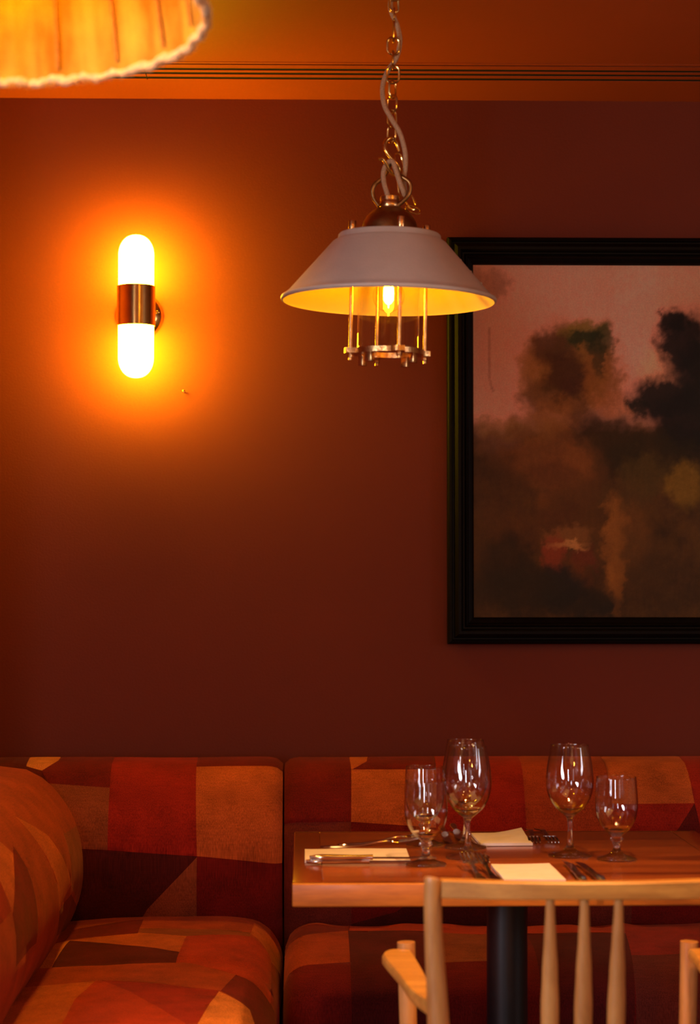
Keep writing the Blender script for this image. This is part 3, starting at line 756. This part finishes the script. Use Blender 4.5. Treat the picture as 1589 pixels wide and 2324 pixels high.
# S hook
hook = [zp(545, 1535, .006), zp(515, 1450, .006), zp(455, 1400), zp(400, 1435, -.004), zp(400, 1510, -.006), zp(450, 1590, -.006), zp(520, 1665, -.004), zp(540, 1735, 0), zp(495, 1775, .003), zp(440, 1725, -.004), zp(405, 1655, -.009), zp(375, 1612, -.010), zp(335, 1614, -.010)]
tube(bm, catmull(hook, 6), .0036, 12); finish('hook', bm, M['brass'], pd)
ch = empty('chain', (0, 0, 0)); ch.parent = pd
def link(c, hh_, hw_, yaw, tilt, wire, name='chain_link', mat='brass'):
    """oval link with straight sides; yaw 0 faces the viewer"""
    pts = []
    st = hh_-hw_
    for k in range(28):
        a = 2*pi*k/28; pts.append(Vector((hw_*cos(a), 0, hw_*sin(a)+(st if sin(a) >= 0 else -st)*(1 if abs(sin(a)) > .02 else 0))))
    Mx = Matrix.Rotation(tilt, 4, 'Y') @ Matrix.Rotation(yaw, 4, 'Z')
    bm = bmesh.new(); tube(bm, [Vector(c)+(Mx @ p) for p in pts], wire, 8, closed=True); return finish(name, bm, M[mat], ch)
SC = K/4.468
links = [(462, -230, 90, 62, 85, 0), (463, -85, 92, 62, 5, 0), (463, 40, 88, 50, 20, 0), (465, 150, 70, 40, 88, 0), (465, 320, 110, 50, 86, 0), (462, 465, 90, 62, 4, 0), (464, 610, 92, 60, 84, 0), (464, 755, 92, 64, -6, 2), (460, 905, 92, 58, 54, 0),
         (460, 1055, 92, 60, -42, 3), (458, 1205, 92, 60, 38, -3), (460, 1355, 88, 58, -50, 2)]
zc = 0
for zx, zy, hh_, hw_, yaw, tl_ in links:
    link(zp(zx, zy), hh_*SC, hw_*SC, R(yaw), R(tl_), .0022)
kmax = int((CZ-rimc.z-.01 - zp(462, -230).z)/(.0275*1.0))
zt = zp(462, -230).z
for k in range(1, kmax+1): link((zp(462, 0).x, 0, zt+.0275*k), 90*SC, 60*SC, R(5 if k % 2 else 85), 0, .0019)
for zx, zy, yaw, tl_, hh_, dy in ((540, 1640, 40, -12, 88, .006), (560, 1900, 55, -8, 92, .010), (665, 2045, 30, -28, 85, .012), (690, 2120, 40, -70, 78, .004)):
    link(zp(zx, zy, dy), hh_*SC, 50*SC, R(yaw), R(tl_), .0019)
# ceiling rose
bm = bmesh.new(); lathe(bm, [(0, 0), (.05, 0), (.05, -.012), (.03, -.025), (.008, -.030), (0, -.030)], 40); rs = finish('ceiling_rose', bm, M['brass'], pd); rs.location = (zp(462, 0).x, 0, CZ-rimc.z-.001)
# braided cord
cd = [(zp(462, 0).x, .006, CZ-rimc.z-.02), (zp(500, 0).x, .012, .42)]
cord = [Vector((zp(450, 0).x, .010, CZ-rimc.z-.025)), Vector((zp(400, 0).x, .014, CZ-rimc.z-.12)), zp(470, -200, .010), zp(440, -60, .008), zp(430, 90, .008), zp(500, 260, .010), zp(530, 420, .011), zp(495, 590, .010), zp(410, 720, .006), zp(362, 880, 0), zp(380, 1060, -.006), zp(460, 1210, -.008), zp(545, 1350, -.008), zp(600, 1540, -.004), zp(605, 1690, .002), zp(592, 1800, .005), zp(600, 1900, .004), zp(605, 1975, -.001), zp(585, 1930, -.008), zp(545, 1830, -.011), zp(505, 1710, -.012), zp(475, 1640, -.011), zp(425, 1650, -.006), zp(385, 1740, -.004), zp(390, 1850, -.004), zp(420, 1950, -.004), zp(440, 2030, -.003)]
bm = bmesh.new(); tube(bm, catmull(cord, 7), .0047, 12); finish('cord', bm, M['cord'], pd)

# ------------------------------------------------------------------ fabric lampshade in the upper left
fl = atY(-27, 24, 2.3)
fs = tag(empty('fabric_lampshade', (fl.x, 2.3, fl.z), rx=R(-4.2)), 'glowing yellow fabric lampshade with stitched ribs and frayed edge, hanging close to the viewer', 'lamp')
m, nt, b = nmat('lampshade_fabric'); N, L = nt.nodes, nt.links
tc = N.new('ShaderNodeTexCoord'); n1 = N.new('ShaderNodeTexNoise'); n1.inputs['Scale'].default_value = 9; n1.inputs['Detail'].default_value = 8; L.new(tc.outputs['Object'], n1.inputs['Vector'])
mpp = N.new('ShaderNodeMapping'); mpp.inputs['Scale'].default_value = (1, 1, .12); L.new(tc.outputs['Object'], mpp.inputs['Vector'])
n2 = N.new('ShaderNodeTexNoise'); n2.inputs['Scale'].default_value = 26; n2.inputs['Detail'].default_value = 3; L.new(mpp.outputs[0], n2.inputs['Vector'])
mm = N.new('ShaderNodeMath'); mm.operation = 'ADD'; L.new(n1.outputs['Fac'], mm.inputs[0]); L.new(n2.outputs['Fac'], mm.inputs[1])
rp = N.new('ShaderNodeValToRGB'); rp.color_ramp.elements[0].position = .40; rp.color_ramp.elements[1].position = .62
mh = N.new('ShaderNodeMath'); mh.operation = 'MULTIPLY'; mh.inputs[1].default_value = .5; L.new(mm.outputs[0], mh.inputs[0])
rp.color_ramp.elements[0].color = (.56, .25, .03, 1); rp.color_ramp.elements[1].color = (.92, .68, .14, 1)
L.new(mh.outputs[0], rp.inputs[0])
df = N.new('ShaderNodeBsdfDiffuse'); tr = N.new('ShaderNodeBsdfTranslucent'); mx = N.new('ShaderNodeMixShader'); mx.inputs[0].default_value = .40
bpn = N.new('ShaderNodeBump'); bpn.inputs['Strength'].default_value = .7; bpn.inputs['Distance'].default_value = .004; L.new(mm.outputs[0], bpn.inputs['Height'])
for s_ in (df, tr): L.new(rp.outputs[0], s_.inputs['Color']); L.new(bpn.outputs[0], s_.inputs['Normal'])
L.new(df.outputs[0], mx.inputs[1]); L.new(tr.outputs[0], mx.inputs[2]); L.new(mx.outputs[0], N['Material Output'].inputs['Surface'])
M['fabric'] = m
M['rib'] = pm('stitched_rib_cloth', (.50, .22, .05), rough=.9, var=.2, scale=120, bump=.6, bscale=300)
M['fringe'] = pm('frayed_cream_trim', (.74, .55, .36), rough=.95, var=.25, scale=200)
Rf, Hf = .25, .30
bm = bmesh.new(); NA, NH = 360, 30
ribs = [R(90)-R(11.9+19.46*k) for k in range(-9, 10)][:18]
def frad(a, z):
    d = min(abs(((a-ribs[0]+pi/18.5) % R(19.46))-pi/18.5), 1)
    sag = .004*(abs(sin((a-ribs[0])*pi/R(19.46)))**.6)
    return Rf-.06*(z/Hf)**1.2+sag+nz(a*2, z, 6, .004)+nz(a*9, z*.6, 9, .0022)
g = [[bm.verts.new((frad(2*pi*i/NA, Hf*j/NH)*cos(2*pi*i/NA), frad(2*pi*i/NA, Hf*j/NH)*sin(2*pi*i/NA), Hf*j/NH)) for j in range(NH+1)] for i in range(NA)]
for i in range(NA):
    for j in range(NH): bm.faces.new((g[i][j], g[(i+1) % NA][j], g[(i+1) % NA][j+1], g[i][j+1]))
finish('shade_fabric', bm, M['fabric'], fs, ang=80)
for a in ribs:
    bm = bmesh.new(); tube(bm, [Vector(((frad(a, z)-.003)*cos(a), (frad(a, z)-.003)*sin(a), z)) for z in [.012+(Hf-.02)*k/12 for k in range(13)]], .0022, 8, flat=(1, 1))
    finish('rib', bm, M['rib'], fs)
bm = bmesh.new(); rnd = random.Random(3)
pts = [Vector(((frad(a, 0)+.001)*cos(a), (frad(a, 0)+.001)*sin(a), -.001+.002*sin(a*37)+rnd.uniform(-.0012, .0012))) for a in [2*pi*k/260 for k in range(260)]]
tube(bm, pts, [.0050+rnd.uniform(-.0012, .0016) for _ in pts], 8, closed=True)
for k in range(2600):
    a = rnd.uniform(0, 2*pi); th = rnd.uniform(-2.6, .4); r_ = frad(a, 0)
    p = Vector((r_*cos(a), r_*sin(a), -.001)); d = Vector((cos(a)*cos(th), sin(a)*cos(th), sin(th)))+Vector((rnd.uniform(-.5, .5), rnd.uniform(-.5, .5), 0)); d.normalize()
    L_ = rnd.uniform(.005, .011); s_ = d.orthogonal()*.0007
    q_ = [bm.verts.new(p+s_), bm.verts.new(p-s_), bm.verts.new(p+d*L_+Vector((0, 0, -.002)))]; bm.faces.new(q_)
finish('frayed_trim', bm, M['fringe'], fs)
M['lampbulb'] = emit('frosted_bulb', (1, .42, .009), 130)
bm = bmesh.new(); lathe(bm, [(0, .05)]+[(.030*cos(a), .08+.030*sin(a)) for a in [-pi/2+pi*k/16 for k in range(1, 14)]]+[(.014, .118), (.013, .13)], 24); finish('bulb', bm, M['lampbulb'], fs)
bm = bmesh.new(); cyl(bm, (0, 0, .13), (0, 0, .25), .016); 
for k in range(3):
    a = 2*pi*k/3; cyl(bm, (0, 0, .245), (.19*cos(a), .19*sin(a), Hf-.004), .0018, 8)
finish('lamp_holder', bm, M['brass'], fs)
bm = bmesh.new(); cyl(bm, (0, 0, .25), (0, .02, CZ-fl.z-.002), .003, 8); finish('cord', bm, M['cord'], fs)

# ------------------------------------------------------------------ table
TZ = .75
fl_ = atZ(657, 2005, TZ); bl_ = atZ(682, 1888, TZ)
tx0 = (fl_.x+bl_.x)/2-.004; ty0, ty1 = fl_.y, bl_.y
tx1 = .805; tcx, tcy = .3815, (ty0+ty1)/2
tb = tag(empty('pedestal_table', (tcx, tcy, 0)), 'square reddish-brown wooden dining table on a round black pedestal, laid for dinner', 'table')
th = .040; bw = .052
bm = bmesh.new()
nplank = 5; yw = (ty1-ty0)/nplank
box(bm, ((tx0+tx1)/2-tcx, 0, TZ-.001-.010), (tx1-tx0-2*bw, ty1-ty0-.004, .022), .0010, 1)
finish('tabletop', bm, M['table'], tb, ang=30)
for s in (-1, 1):
    bm = bmesh.new(); xm = (tx0+bw/2+.0004) if s < 0 else (tx1-bw/2-.0004)
    box(bm, (xm-tcx, 0, TZ-.011), (bw-.0012, ty1-ty0-.004, .022), .0015, 2); finish('end_board', bm, M['table_end'], tb, ang=30)
for s in (-1, 1):
    bm = bmesh.new(); yy = ty0-tcy+.004 if s < 0 else ty1-tcy-.004
    box(bm, ((tx0+tx1)/2-tcx, yy, TZ-th/2), (tx1-tx0, .014, th), .0030, 3)
    finish('edge_band', bm, M['table_edge'], tb, ang=50)
for s in (-1, 1):
    bm = bmesh.new(); xx = tx0-tcx+.005 if s < 0 else tx1-tcx-.005
    box(bm, (xx, 0, TZ-th/2-.002), (.010, ty1-ty0-.02, th-.005), .002, 2); finish('edge_band', bm, M['table_end'], tb, ang=50)
colx = atY(1151, 2100, 3.735)
cxl = colx.x-tcx; cyl_y = 3.735-tcy
bm = bmesh.new(); box(bm, (cxl, cyl_y, TZ-.030), (.40, .40, .010), .002); finish('mounting_plate', bm, M['column'], tb)
bm = bmesh.new(); lathe(bm, [(0, .02), (.038, .02), (.038, TZ-.035), (0, TZ-.035)], 48, (cxl, cyl_y, 0)); finish('column', bm, M['column'], tb)
bm = bmesh.new(); lathe(bm, [(0, .0), (.22, 0), (.225, .004), (.22, .012), (.08, .024), (.045, .05), (.038, .06), (0, .06)], 56, (cxl, cyl_y, 0)); finish('base', bm, M['column'], tb)

# ------------------------------------------------------------------ chair
chx = atY(1321, 2150, 2.86)
chair = tag(empty('dining_armchair', (chx.x, 2.86, 0), rz=R(-.6)), 'pale oak spindle-back armchair tucked at the near side of the table', 'chair')
def rail_pt(t):  # t -1..1
    return Vector((t*.224, -.036*(1-t*t)+.004, 0))
bm = bmesh.new(); n = 40; RH = .0265; RT = .840
rings = []
for i in range(n+1):
    t_ = -.9+1.8*i/n; p = rail_pt(t_); h_ = RH*(1-.10*(1-abs(t_))); tk = .0115
    sec = []
    for (a, b_) in ((-1, -.86), (-.86, -1), (.86, -1), (1, -.86), (1, .86), (.80, 1), (-.80, 1), (-1, .86)):
        sec.append(bm.verts.new((p.x, p.y+a*tk, RT-h_/2+b_*h_/2)))
    rings.append(sec)
for A, B in zip(rings, rings[1:]):
    for k in range(8): bm.faces.new((A[k], A[(k+1) % 8], B[(k+1) % 8], B[k]))
bm.faces.new(rings[0]); bm.faces.new(rings[-1])
finish('top_rail', bm, M['oak_x'], chair, ang=30)
for s in (-1, 1):
    bm = bmesh.new()
    pts = [(s*.190, -.05, .0), (s*.196, -.006, .25), (s*.203, .006, .45), (s*.205, .006, .62), (s*.2125, .002, .76), (s*.2135, 0, .830), (s*.2135, 0, .8395)]
    rad = [.013, .0165, .0175, .0160, .0130, .0128, .0122]
    P = catmull(pts, 5); rr = []
    for i in range(len(P)):
        f = i/5; k = min(int(f), len(rad)-2); rr.append(rad[k]+(rad[k+1]-rad[k])*(f-k))
    tube(bm, P, rr, 16); finish('back_post', bm, M['oak'], chair)
for sx in (-1, 0, 1):
    bm = bmesh.new(); top_x = sx*.0487; zt_, zb_ = RT-RH+.004, .452
    prr = [(0, .0062), (.06, .0068), (.15, .0085), (.30, .0112), (.43, .0129), (.60, .0124), (.85, .0088), (1, .007)]
    P, rr = [], []
    yt = rail_pt(sx*.2).y
    for k in range(33):
        f = k/32
        for (a, ra), (b_, rb2) in zip(prr, prr[1:]):
            if a <= f <= b_: r_ = ra+(rb2-ra)*ss(a, b_, f)
        P.append((top_x*(1-.06*f), yt+f*.045, zt_+(zb_-zt_)*f)); rr.append(r_)
    tube(bm, P, rr, 16); finish('spindle', bm, M['oak'], chair)
for s in (-1, 1):
    # flat paddle arm: plan outline swept from the back post to the front post
    cl = [(.213, .012, .011, .655), (.227, .09, .017, .656), (.236, .20, .0215, .657), (.246, .30, .0255, .657), (.250, .36, .0260, .656), (.247, .395, .021, .654), (.241, .418, .014, .652)]
    C = catmull([(a, b_, 0) for a, b_, c_, d_ in cl], 6); Wd = catmull([(c_, d_, 0) for a, b_, c_, d_ in cl], 6)
    bm = bmesh.new(); rings = []
    for i, (c_, wd) in enumerate(zip(C, Wd)):
        d = (C[min(i+1, len(C)-1)]-C[max(i-1, 0)]).normalized(); nn_ = Vector((d.y, -d.x, 0))
        sec = []
        for a, b_ in ((-1, -.3), (-.75, -1), (.75, -1), (1, -.3), (1, .5), (.86, 1), (-.86, 1), (-1, .5)):
            q_ = c_+nn_*a*wd.x; sec.append(bm.verts.new((s*q_.x, q_.y, wd.y+b_*.0105)))
        rings.append(sec)
    for A, B in zip(rings, rings[1:]):
        for k in range(8): bm.faces.new((A[k], A[(k+1) % 8], B[(k+1) % 8], B[k]))
    bm.faces.new(rings[0]); bm.faces.new(rings[-1])
    finish('armrest', bm, M['oak_x'], chair, ang=35)
    bm = bmesh.new(); P = catmull([(s*.214, .44, 0), (s*.222, .440, .3), (s*.230, .440, .52), (s*.234, .440, .670)], 6)
    tube(bm, P, [.0135+.0015*k/len(P) for k in range(len(P))], 16); finish('front_post', bm, M['oak'], chair)
bm = bmesh.new()   # saddle seat
ns = 44; ringA = []
def seat_out(a):
    c_, s_ = cos(a), sin(a); x = .235*(abs(c_)**.6)*(1 if c_ > 0 else -1); y = .20+.24*(abs(s_)**.6)*(1 if s_ > 0 else -1); return x*(1+.06*(y-.2)/.24), y
for k, (f, z) in enumerate(((.0, .425), (.93, .425), (1, .435), (1, .450), (.96, .457), (.7, .448), (.35, .442), (0, .441))):
    if f == 0: ringA.append([bm.verts.new((0, .2, z))])
    else: ringA.append([bm.verts.new((seat_out(2*pi*i/ns)[0]*f, .2+(seat_out(2*pi*i/ns)[1]-.2)*f, z)) for i in range(ns)])
for A, B in zip(ringA, ringA[1:]):
    m_ = max(len(A), len(B))
    for i in range(m_):
        j = (i+1) % m_
        if len(A) == 1: bm.faces.new((A[0], B[i], B[j]))
        elif len(B) == 1: bm.faces.new((A[i], A[j], B[0]))
        else: bm.faces.new((A[i], A[j], B[j], B[i]))
finish('seat', bm, M['oak_x'], chair)
bm = bmesh.new(); 
for s in (-1, 1): cyl(bm, (s*.194, -.02, .2), (s*.228, .444, .2), .009, 12)
cyl(bm, (-.21, .21, .2), (.21, .21, .2), .009, 12)
finish('stretcher', bm, M['oak_x'], chair)

# ------------------------------------------------------------------ glasses
def smooth_prof(pts, n=6): return [(max(0, p.x), p.y) for p in catmull([(a, b_, 0) for a, b_ in pts], n)]
def make_glass(kind):
    if kind == 'wine':
        outer = [(.0, .0), (.039, .0), (.0408, .0012), (.0395, .0026), (.028, .0050), (.014, .0105), (.0068, .021), (.0046, .036), (.0042, .052), (.0050, .066), (.0085, .0735), (.0165, .0800), (.0290, .092), (.0395, .110), (.0447, .132), (.0438, .156), (.0398, .182), (.0352, .2065)]
        inner = [(.0345, .2065), (.0389, .182), (.0429, .156), (.0438, .132), (.0386, .110), (.0280, .0935), (.0155, .0825), (.0060, .0775), (0, .0765)]
    else:
        outer = [(.0, .0), (.0355, .0), (.0372, .0012), (.0360, .0028), (.026, .0055), (.013, .0115), (.0075, .019), (.0062, .026), (.0090, .0325), (.0125, .0375), (.0095, .0425), (.0150, .0475), (.0262, .058), (.0350, .074), (.0393, .094), (.0394, .112), (.0380, .132), (.0366, .1515)]
        inner = [(.0359, .1515), (.0372, .132), (.0385, .112), (.0384, .094), (.0342, .075), (.0254, .0595), (.0140, .0500), (.0060, .0470), (0, .0465)]
    po = [(0, 0)]+smooth_prof(outer[1:], 5); pi_ = smooth_prof(inner, 5)
    return po, pi_
M['glass_solid'] = glass_mix('clear_stem_glass', .10)
M['glass_bowl'] = thin_glass('clear_bowl_glass', (.99, .99, .99), 1.9)
def make_glass_parts(kind, name):
    po, pi_ = make_glass(kind); root = empty(name, (0, 0, 0))
    z_foot, z_bowl = (.021, .0905) if kind == 'wine' else (.019, .0575)
    def cut(lst, lo, hi): return [p for p in lst if lo <= p[1] <= hi]
    foot = [p for p in po if p[1] <= z_foot+1e-6]; k = len(foot)
    stem = [p for p in po[k-1:] if p[1] <= z_bowl]; k2 = k-1+len(stem)
    bowl_out = po[k2-1:]
    ki = max(i for i, p in enumerate(pi_) if p[1] >= z_bowl)
    bowl = bowl_out+[((po[-1][0]+pi_[0][0])/2, po[-1][1]+.0004)]+pi_[:ki+1]
    cup = pi_[ki:]
    for nm, profs, mt in (('foot', [foot], 'glass_solid'), ('stem', [stem, cup], 'glass_solid'), ('bowl', [bowl], 'glass_bowl')):
        bm = bmesh.new()
        for p in profs: lathe(bm, p, 72)
        me = bpy.data.meshes.new(nm); bm.normal_update()
        if FLIP: bmesh.ops.reverse_faces(bm, faces=bm.faces[:])
        bm.to_mesh(me); bm.free(); me.materials.append(M[mt])
        for p in me.polygons: p.use_smooth = True
        o = bpy.data.objects.new(nm, me); col.objects.link(o); o.parent = root
    return root
# orientation of a lathe whose profile runs upwards on the outside
_b = bmesh.new(); lathe(_b, [(1, 0), (1, 1)], 8); _b.normal_update(); _f = list(_b.faces)[0]
FLIP = _f.normal.dot(Vector((_f.calc_center_median().x, _f.calc_center_median().y, 0))) < 0; _b.free()
wine_o = make_glass_parts('wine', 'wine_glass'); water_o = make_glass_parts('water', 'water_goblet')
gw = atZ(1294, 1942, TZ); gt = [
    (wine_o, 1294, 1943, 'large stemmed wine glass standing right of centre, beside the rightmost small goblet'),
    (wine_o, 1062, 1947, 'stemmed wine glass just behind the upright fork tines, nearer of the left pair'),
    (wine_o, 1057, 1924, 'stemmed wine glass at left, farther of the overlapping pair by the rear napkin'),
    (water_o, 1400, 1951, 'short-stemmed water goblet farthest right on the table'),
    (water_o, 967, 1963, 'short-stemmed water goblet at left, in front, its foot beside the knife on the left napkin'),
    (water_o, 964, 1917, 'short-stemmed water goblet at left, farther one seen behind the front goblet')]
used = set()
for src, u, v, lab in gt:
    o = src if src.name not in used else copy_tree(src)
    used.add(src.name)
    p = atZ(u, v, TZ); o.location = (p.x, p.y, TZ+.0008); o.rotation_euler.z = random.uniform(0, 3)
    tag(o, lab, 'glass', 'wine glasses on the table' if src is wine_o else 'water goblets on the table')

# ------------------------------------------------------------------ napkins
def napkin(c, rz, w_, d_, label, lift=None):
    bm = bmesh.new(); nu, nv = 24, 18; T = []; B = []
    for i in range(nu+1):
        rt_, rb2 = [], []
        for j in range(nv+1):
            x, y = (i/nu-.5)*w_, (j/nv-.5)*d_
            rx_, ry_ = abs(i/nu-.5)*2, abs(j/nv-.5)*2
            edge = .0012*(max(rx_, ry_)**10)
            z = .0070-edge+nz(x+c[0]*7, y+c[1]*3, 12, .0016)
            lf = 0
            if lift: 
                t_ = max(0, (i/nu-.45)/.55)*max(0, (j/nv-.2)/.8); lf = lift*t_**1.3
            rt_.append(bm.verts.new((x, y, z+lf))); rb2.append(bm.verts.new((x, y, .0004+lf)))
        T.append(rt_); B.append(rb2)
    for i in range(nu):
        for j in range(nv):
            bm.faces.new((T[i][j], T[i+1][j], T[i+1][j+1], T[i][j+1])); bm.faces.new((B[i][j+1], B[i+1][j+1], B[i+1][j], B[i][j]))
    # folded edges: bulged sides
    def side(a, b_):
        for k in range(len(a)-1): bm.faces.new((a[k], a[k+1], b_[k+1], b_[k]))
    side([T[i][0] for i in range(nu+1)], [B[i][0] for i in range(nu+1)]); side([T[i][nv] for i in range(nu+1)], [B[i][nv] for i in range(nu+1)])
    side(T[0], B[0]); side(T[nu], B[nu])
    o = finish('folded_napkin', bm, M['napkin'], ang=50); o.location = (c[0], c[1], TZ+.0006); o.rotation_euler.z = rz
    return tag(o, label, 'napkin')
a, b_, c_, d_ = [atZ(u, v, TZ+.006) for u, v in ((1116, 1960), (1247, 1958), (1272, 1988), (1129, 1988))]
wn = (b_-a).length
napkin(((a.x+b_.x)/2+.001, a.y-.098, 0), R(1.5), wn, .19, 'folded ivory napkin at the near side, partly behind the chair rail')
a, b_, c_, d_ = [atZ(u, v, TZ+.006) for u, v in ((1067, 1886), (1186, 1886), (1205, 1912), (1088, 1914))]
napkin(((c_.x+d_.x)/2-.0, d_.y+.078, 0), R(2), (c_-d_).length, .155, 'folded ivory napkin at the far side with one corner lifted', .010)
a, b_, c_, d_ = [atZ(u, v, TZ+.006) for u, v in ((692, 1927), (925, 1929), (932, 1952), (692, 1953))]
napkin(((d_.x+c_.x)/2, (a.y+d_.y)/2+.003, 0), R(0), (c_-d_).length, a.y-d_.y, 'folded ivory napkin lying sideways at the left end of the table')

# ------------------------------------------------------------------ cutlery
def make_fork():
    """lies along +y, tines at +y; arched neck and curved tines"""
    bm = bmesh.new()
    def zc_(y): # side profile
        return .004+.012*math.exp(-((y-.030)/.040)**2)*.9+max(0, y-.046)*.34
    def slab(path, wid, thk):
        rings = []
        for (x, y), w2 in zip(path, wid):
            z = zc_(y); rings.append([bm.verts.new((x-w2, y, z-thk)), bm.verts.new((x+w2, y, z-thk)), bm.verts.new((x+w2*.8, y, z+thk)), bm.verts.new((x-w2*.8, y, z+thk))])
        for A, B in zip(rings, rings[1:]):
            for k in range(4): bm.faces.new((A[k], A[(k+1) % 4], B[(k+1) % 4], B[k]))
        bm.faces.new(rings[0]); bm.faces.new(rings[-1])
    ys = [-.100, -.096, -.080, -.050, -.020, .010, .028, .036, .043, .050]
    ws = [.0055, .0095, .0092, .0065, .0042, .0034, .0050, .0090, .0122, .0125]
    slab([(0, y) for y in ys], ws, .0013)
    for k in range(4):
        x = -.0105+.007*k; slab([(x, .049), (x, .070), (x, .090), (x*.98, .100)], [.0022, .0020, .0018, .0009], .0011)
    return bm
def make_knife_parts(root):
    bm = bmesh.new()
    P = [(0, -.115+.115*k/10, .0062) for k in range(11)]
    tube(bm, P, [.0038, .0062, .0072, .0070, .0066, .0062, .0058, .0056, .0056, .0060, .0066], 14, flat=(1.15, .72)); finish('handle', bm, M['steel'], root)
    bm = bmesh.new()
    rings = []
    for k in range(13):
        f = k/12; y = f*.115; wl = -.0055; wr = .0095*(1-.9*max(0, (f-.72)/.28)**1.6); c0 = .0048
        rings.append([bm.verts.new((wl, y, c0-.0010)), bm.verts.new((wr, y, c0-.0004)), bm.verts.new((wr, y, c0+.0004)), bm.verts.new((wl, y, c0+.0010))])
    for A, B in zip(rings, rings[1:]):
        for k in range(4): bm.faces.new((A[k], A[(k+1) % 4], B[(k+1) % 4], B[k]))
    bm.faces.new(rings[0]); bm.faces.new(rings[-1]); finish('blade', bm, M['steel'], root, ang=25)
fork0 = finish('fork', make_fork(), M['steel'], ang=50); first = [True]
def fork(x, y, rz, label, grp, z=TZ+.001, rx=0, ry=0):
    o = fork0 if first[0] else copy_tree(fork0); first[0] = False
    o.location = (x, y, z); o.rotation_euler = (rx, ry, rz); return tag(o, label, 'fork', grp)
knife0 = empty('table_knife', (0, 0, 0)); make_knife_parts(knife0); kfirst = [True]
def knife(x, y, rz, label, grp, z=TZ+.001):
    o = knife0 if kfirst[0] else copy_tree(knife0); kfirst[0] = False
    o.location = (x, y, z); o.rotation_euler = (0, 0, rz); return tag(o, label, 'knife', grp)
for k, (u, lab) in enumerate(((1067, 'silver fork at the near side, left one of the two beside the wine glass foot'), (1097, 'silver fork at the near side, right one, next to the near napkin'))):
    p = atZ(u, 1970, TZ+.004); fork(p.x+.003, p.y-.050, R(4), lab, 'forks at the near setting')
for k, (u, lab) in enumerate(((1290, 'silver knife right of the near napkin, the one closer to it'), (1324, 'silver knife right of the near napkin, the outer one'))):
    p = atZ(u, 1968, TZ+.005); knife(p.x+.004, p.y-.055, R(0+3*k), lab, 'knives at the near setting')
for k, (u, lab) in enumerate(((1220, 'dark fork at the far side beside the far napkin, tines towards the viewer'), (1252, 'dark fork at the far side, the right one of the pair, tines towards the viewer'))):
    p = atZ(u, 1907, TZ+.008); fork(p.x, p.y+.098, R(180-3+5*k), lab, 'forks at the far setting', TZ+.0185, R(-5), pi)
for k, (u, v, lab) in enumerate(((1020, 1912, 'knife at the far side, left one, partly behind the wine glasses'), (1047, 1906, 'knife at the far side closest to the far napkin'))):
    p = atZ(u, v, TZ+.005); knife(p.x, p.y+.115, R(180), lab, 'knives at the far setting')
p = atZ(692, 1956, TZ+.006); knife(p.x+.117, p.y+.000, R(-90), 'long silver knife along the near edge of the left napkin', 'knives at the left setting')
p = atZ(700, 1950, TZ+.012); q = knife(p.x+.117, p.y+.004, R(-91), 'silver knife lying on the left napkin, farther of the two there', 'knives at the left setting', TZ+.0088)
p = atZ(727, 1924, TZ+.004); fork(p.x+.100, p.y+.012, R(-88), 'silver fork behind the left napkin, the nearer one', 'forks at the left setting')
p = atZ(860, 1918, TZ+.004); fork(p.x+.015, p.y+.035, R(-72), 'silver fork behind the left napkin, the slanting one reaching the goblets', 'forks at the left setting')
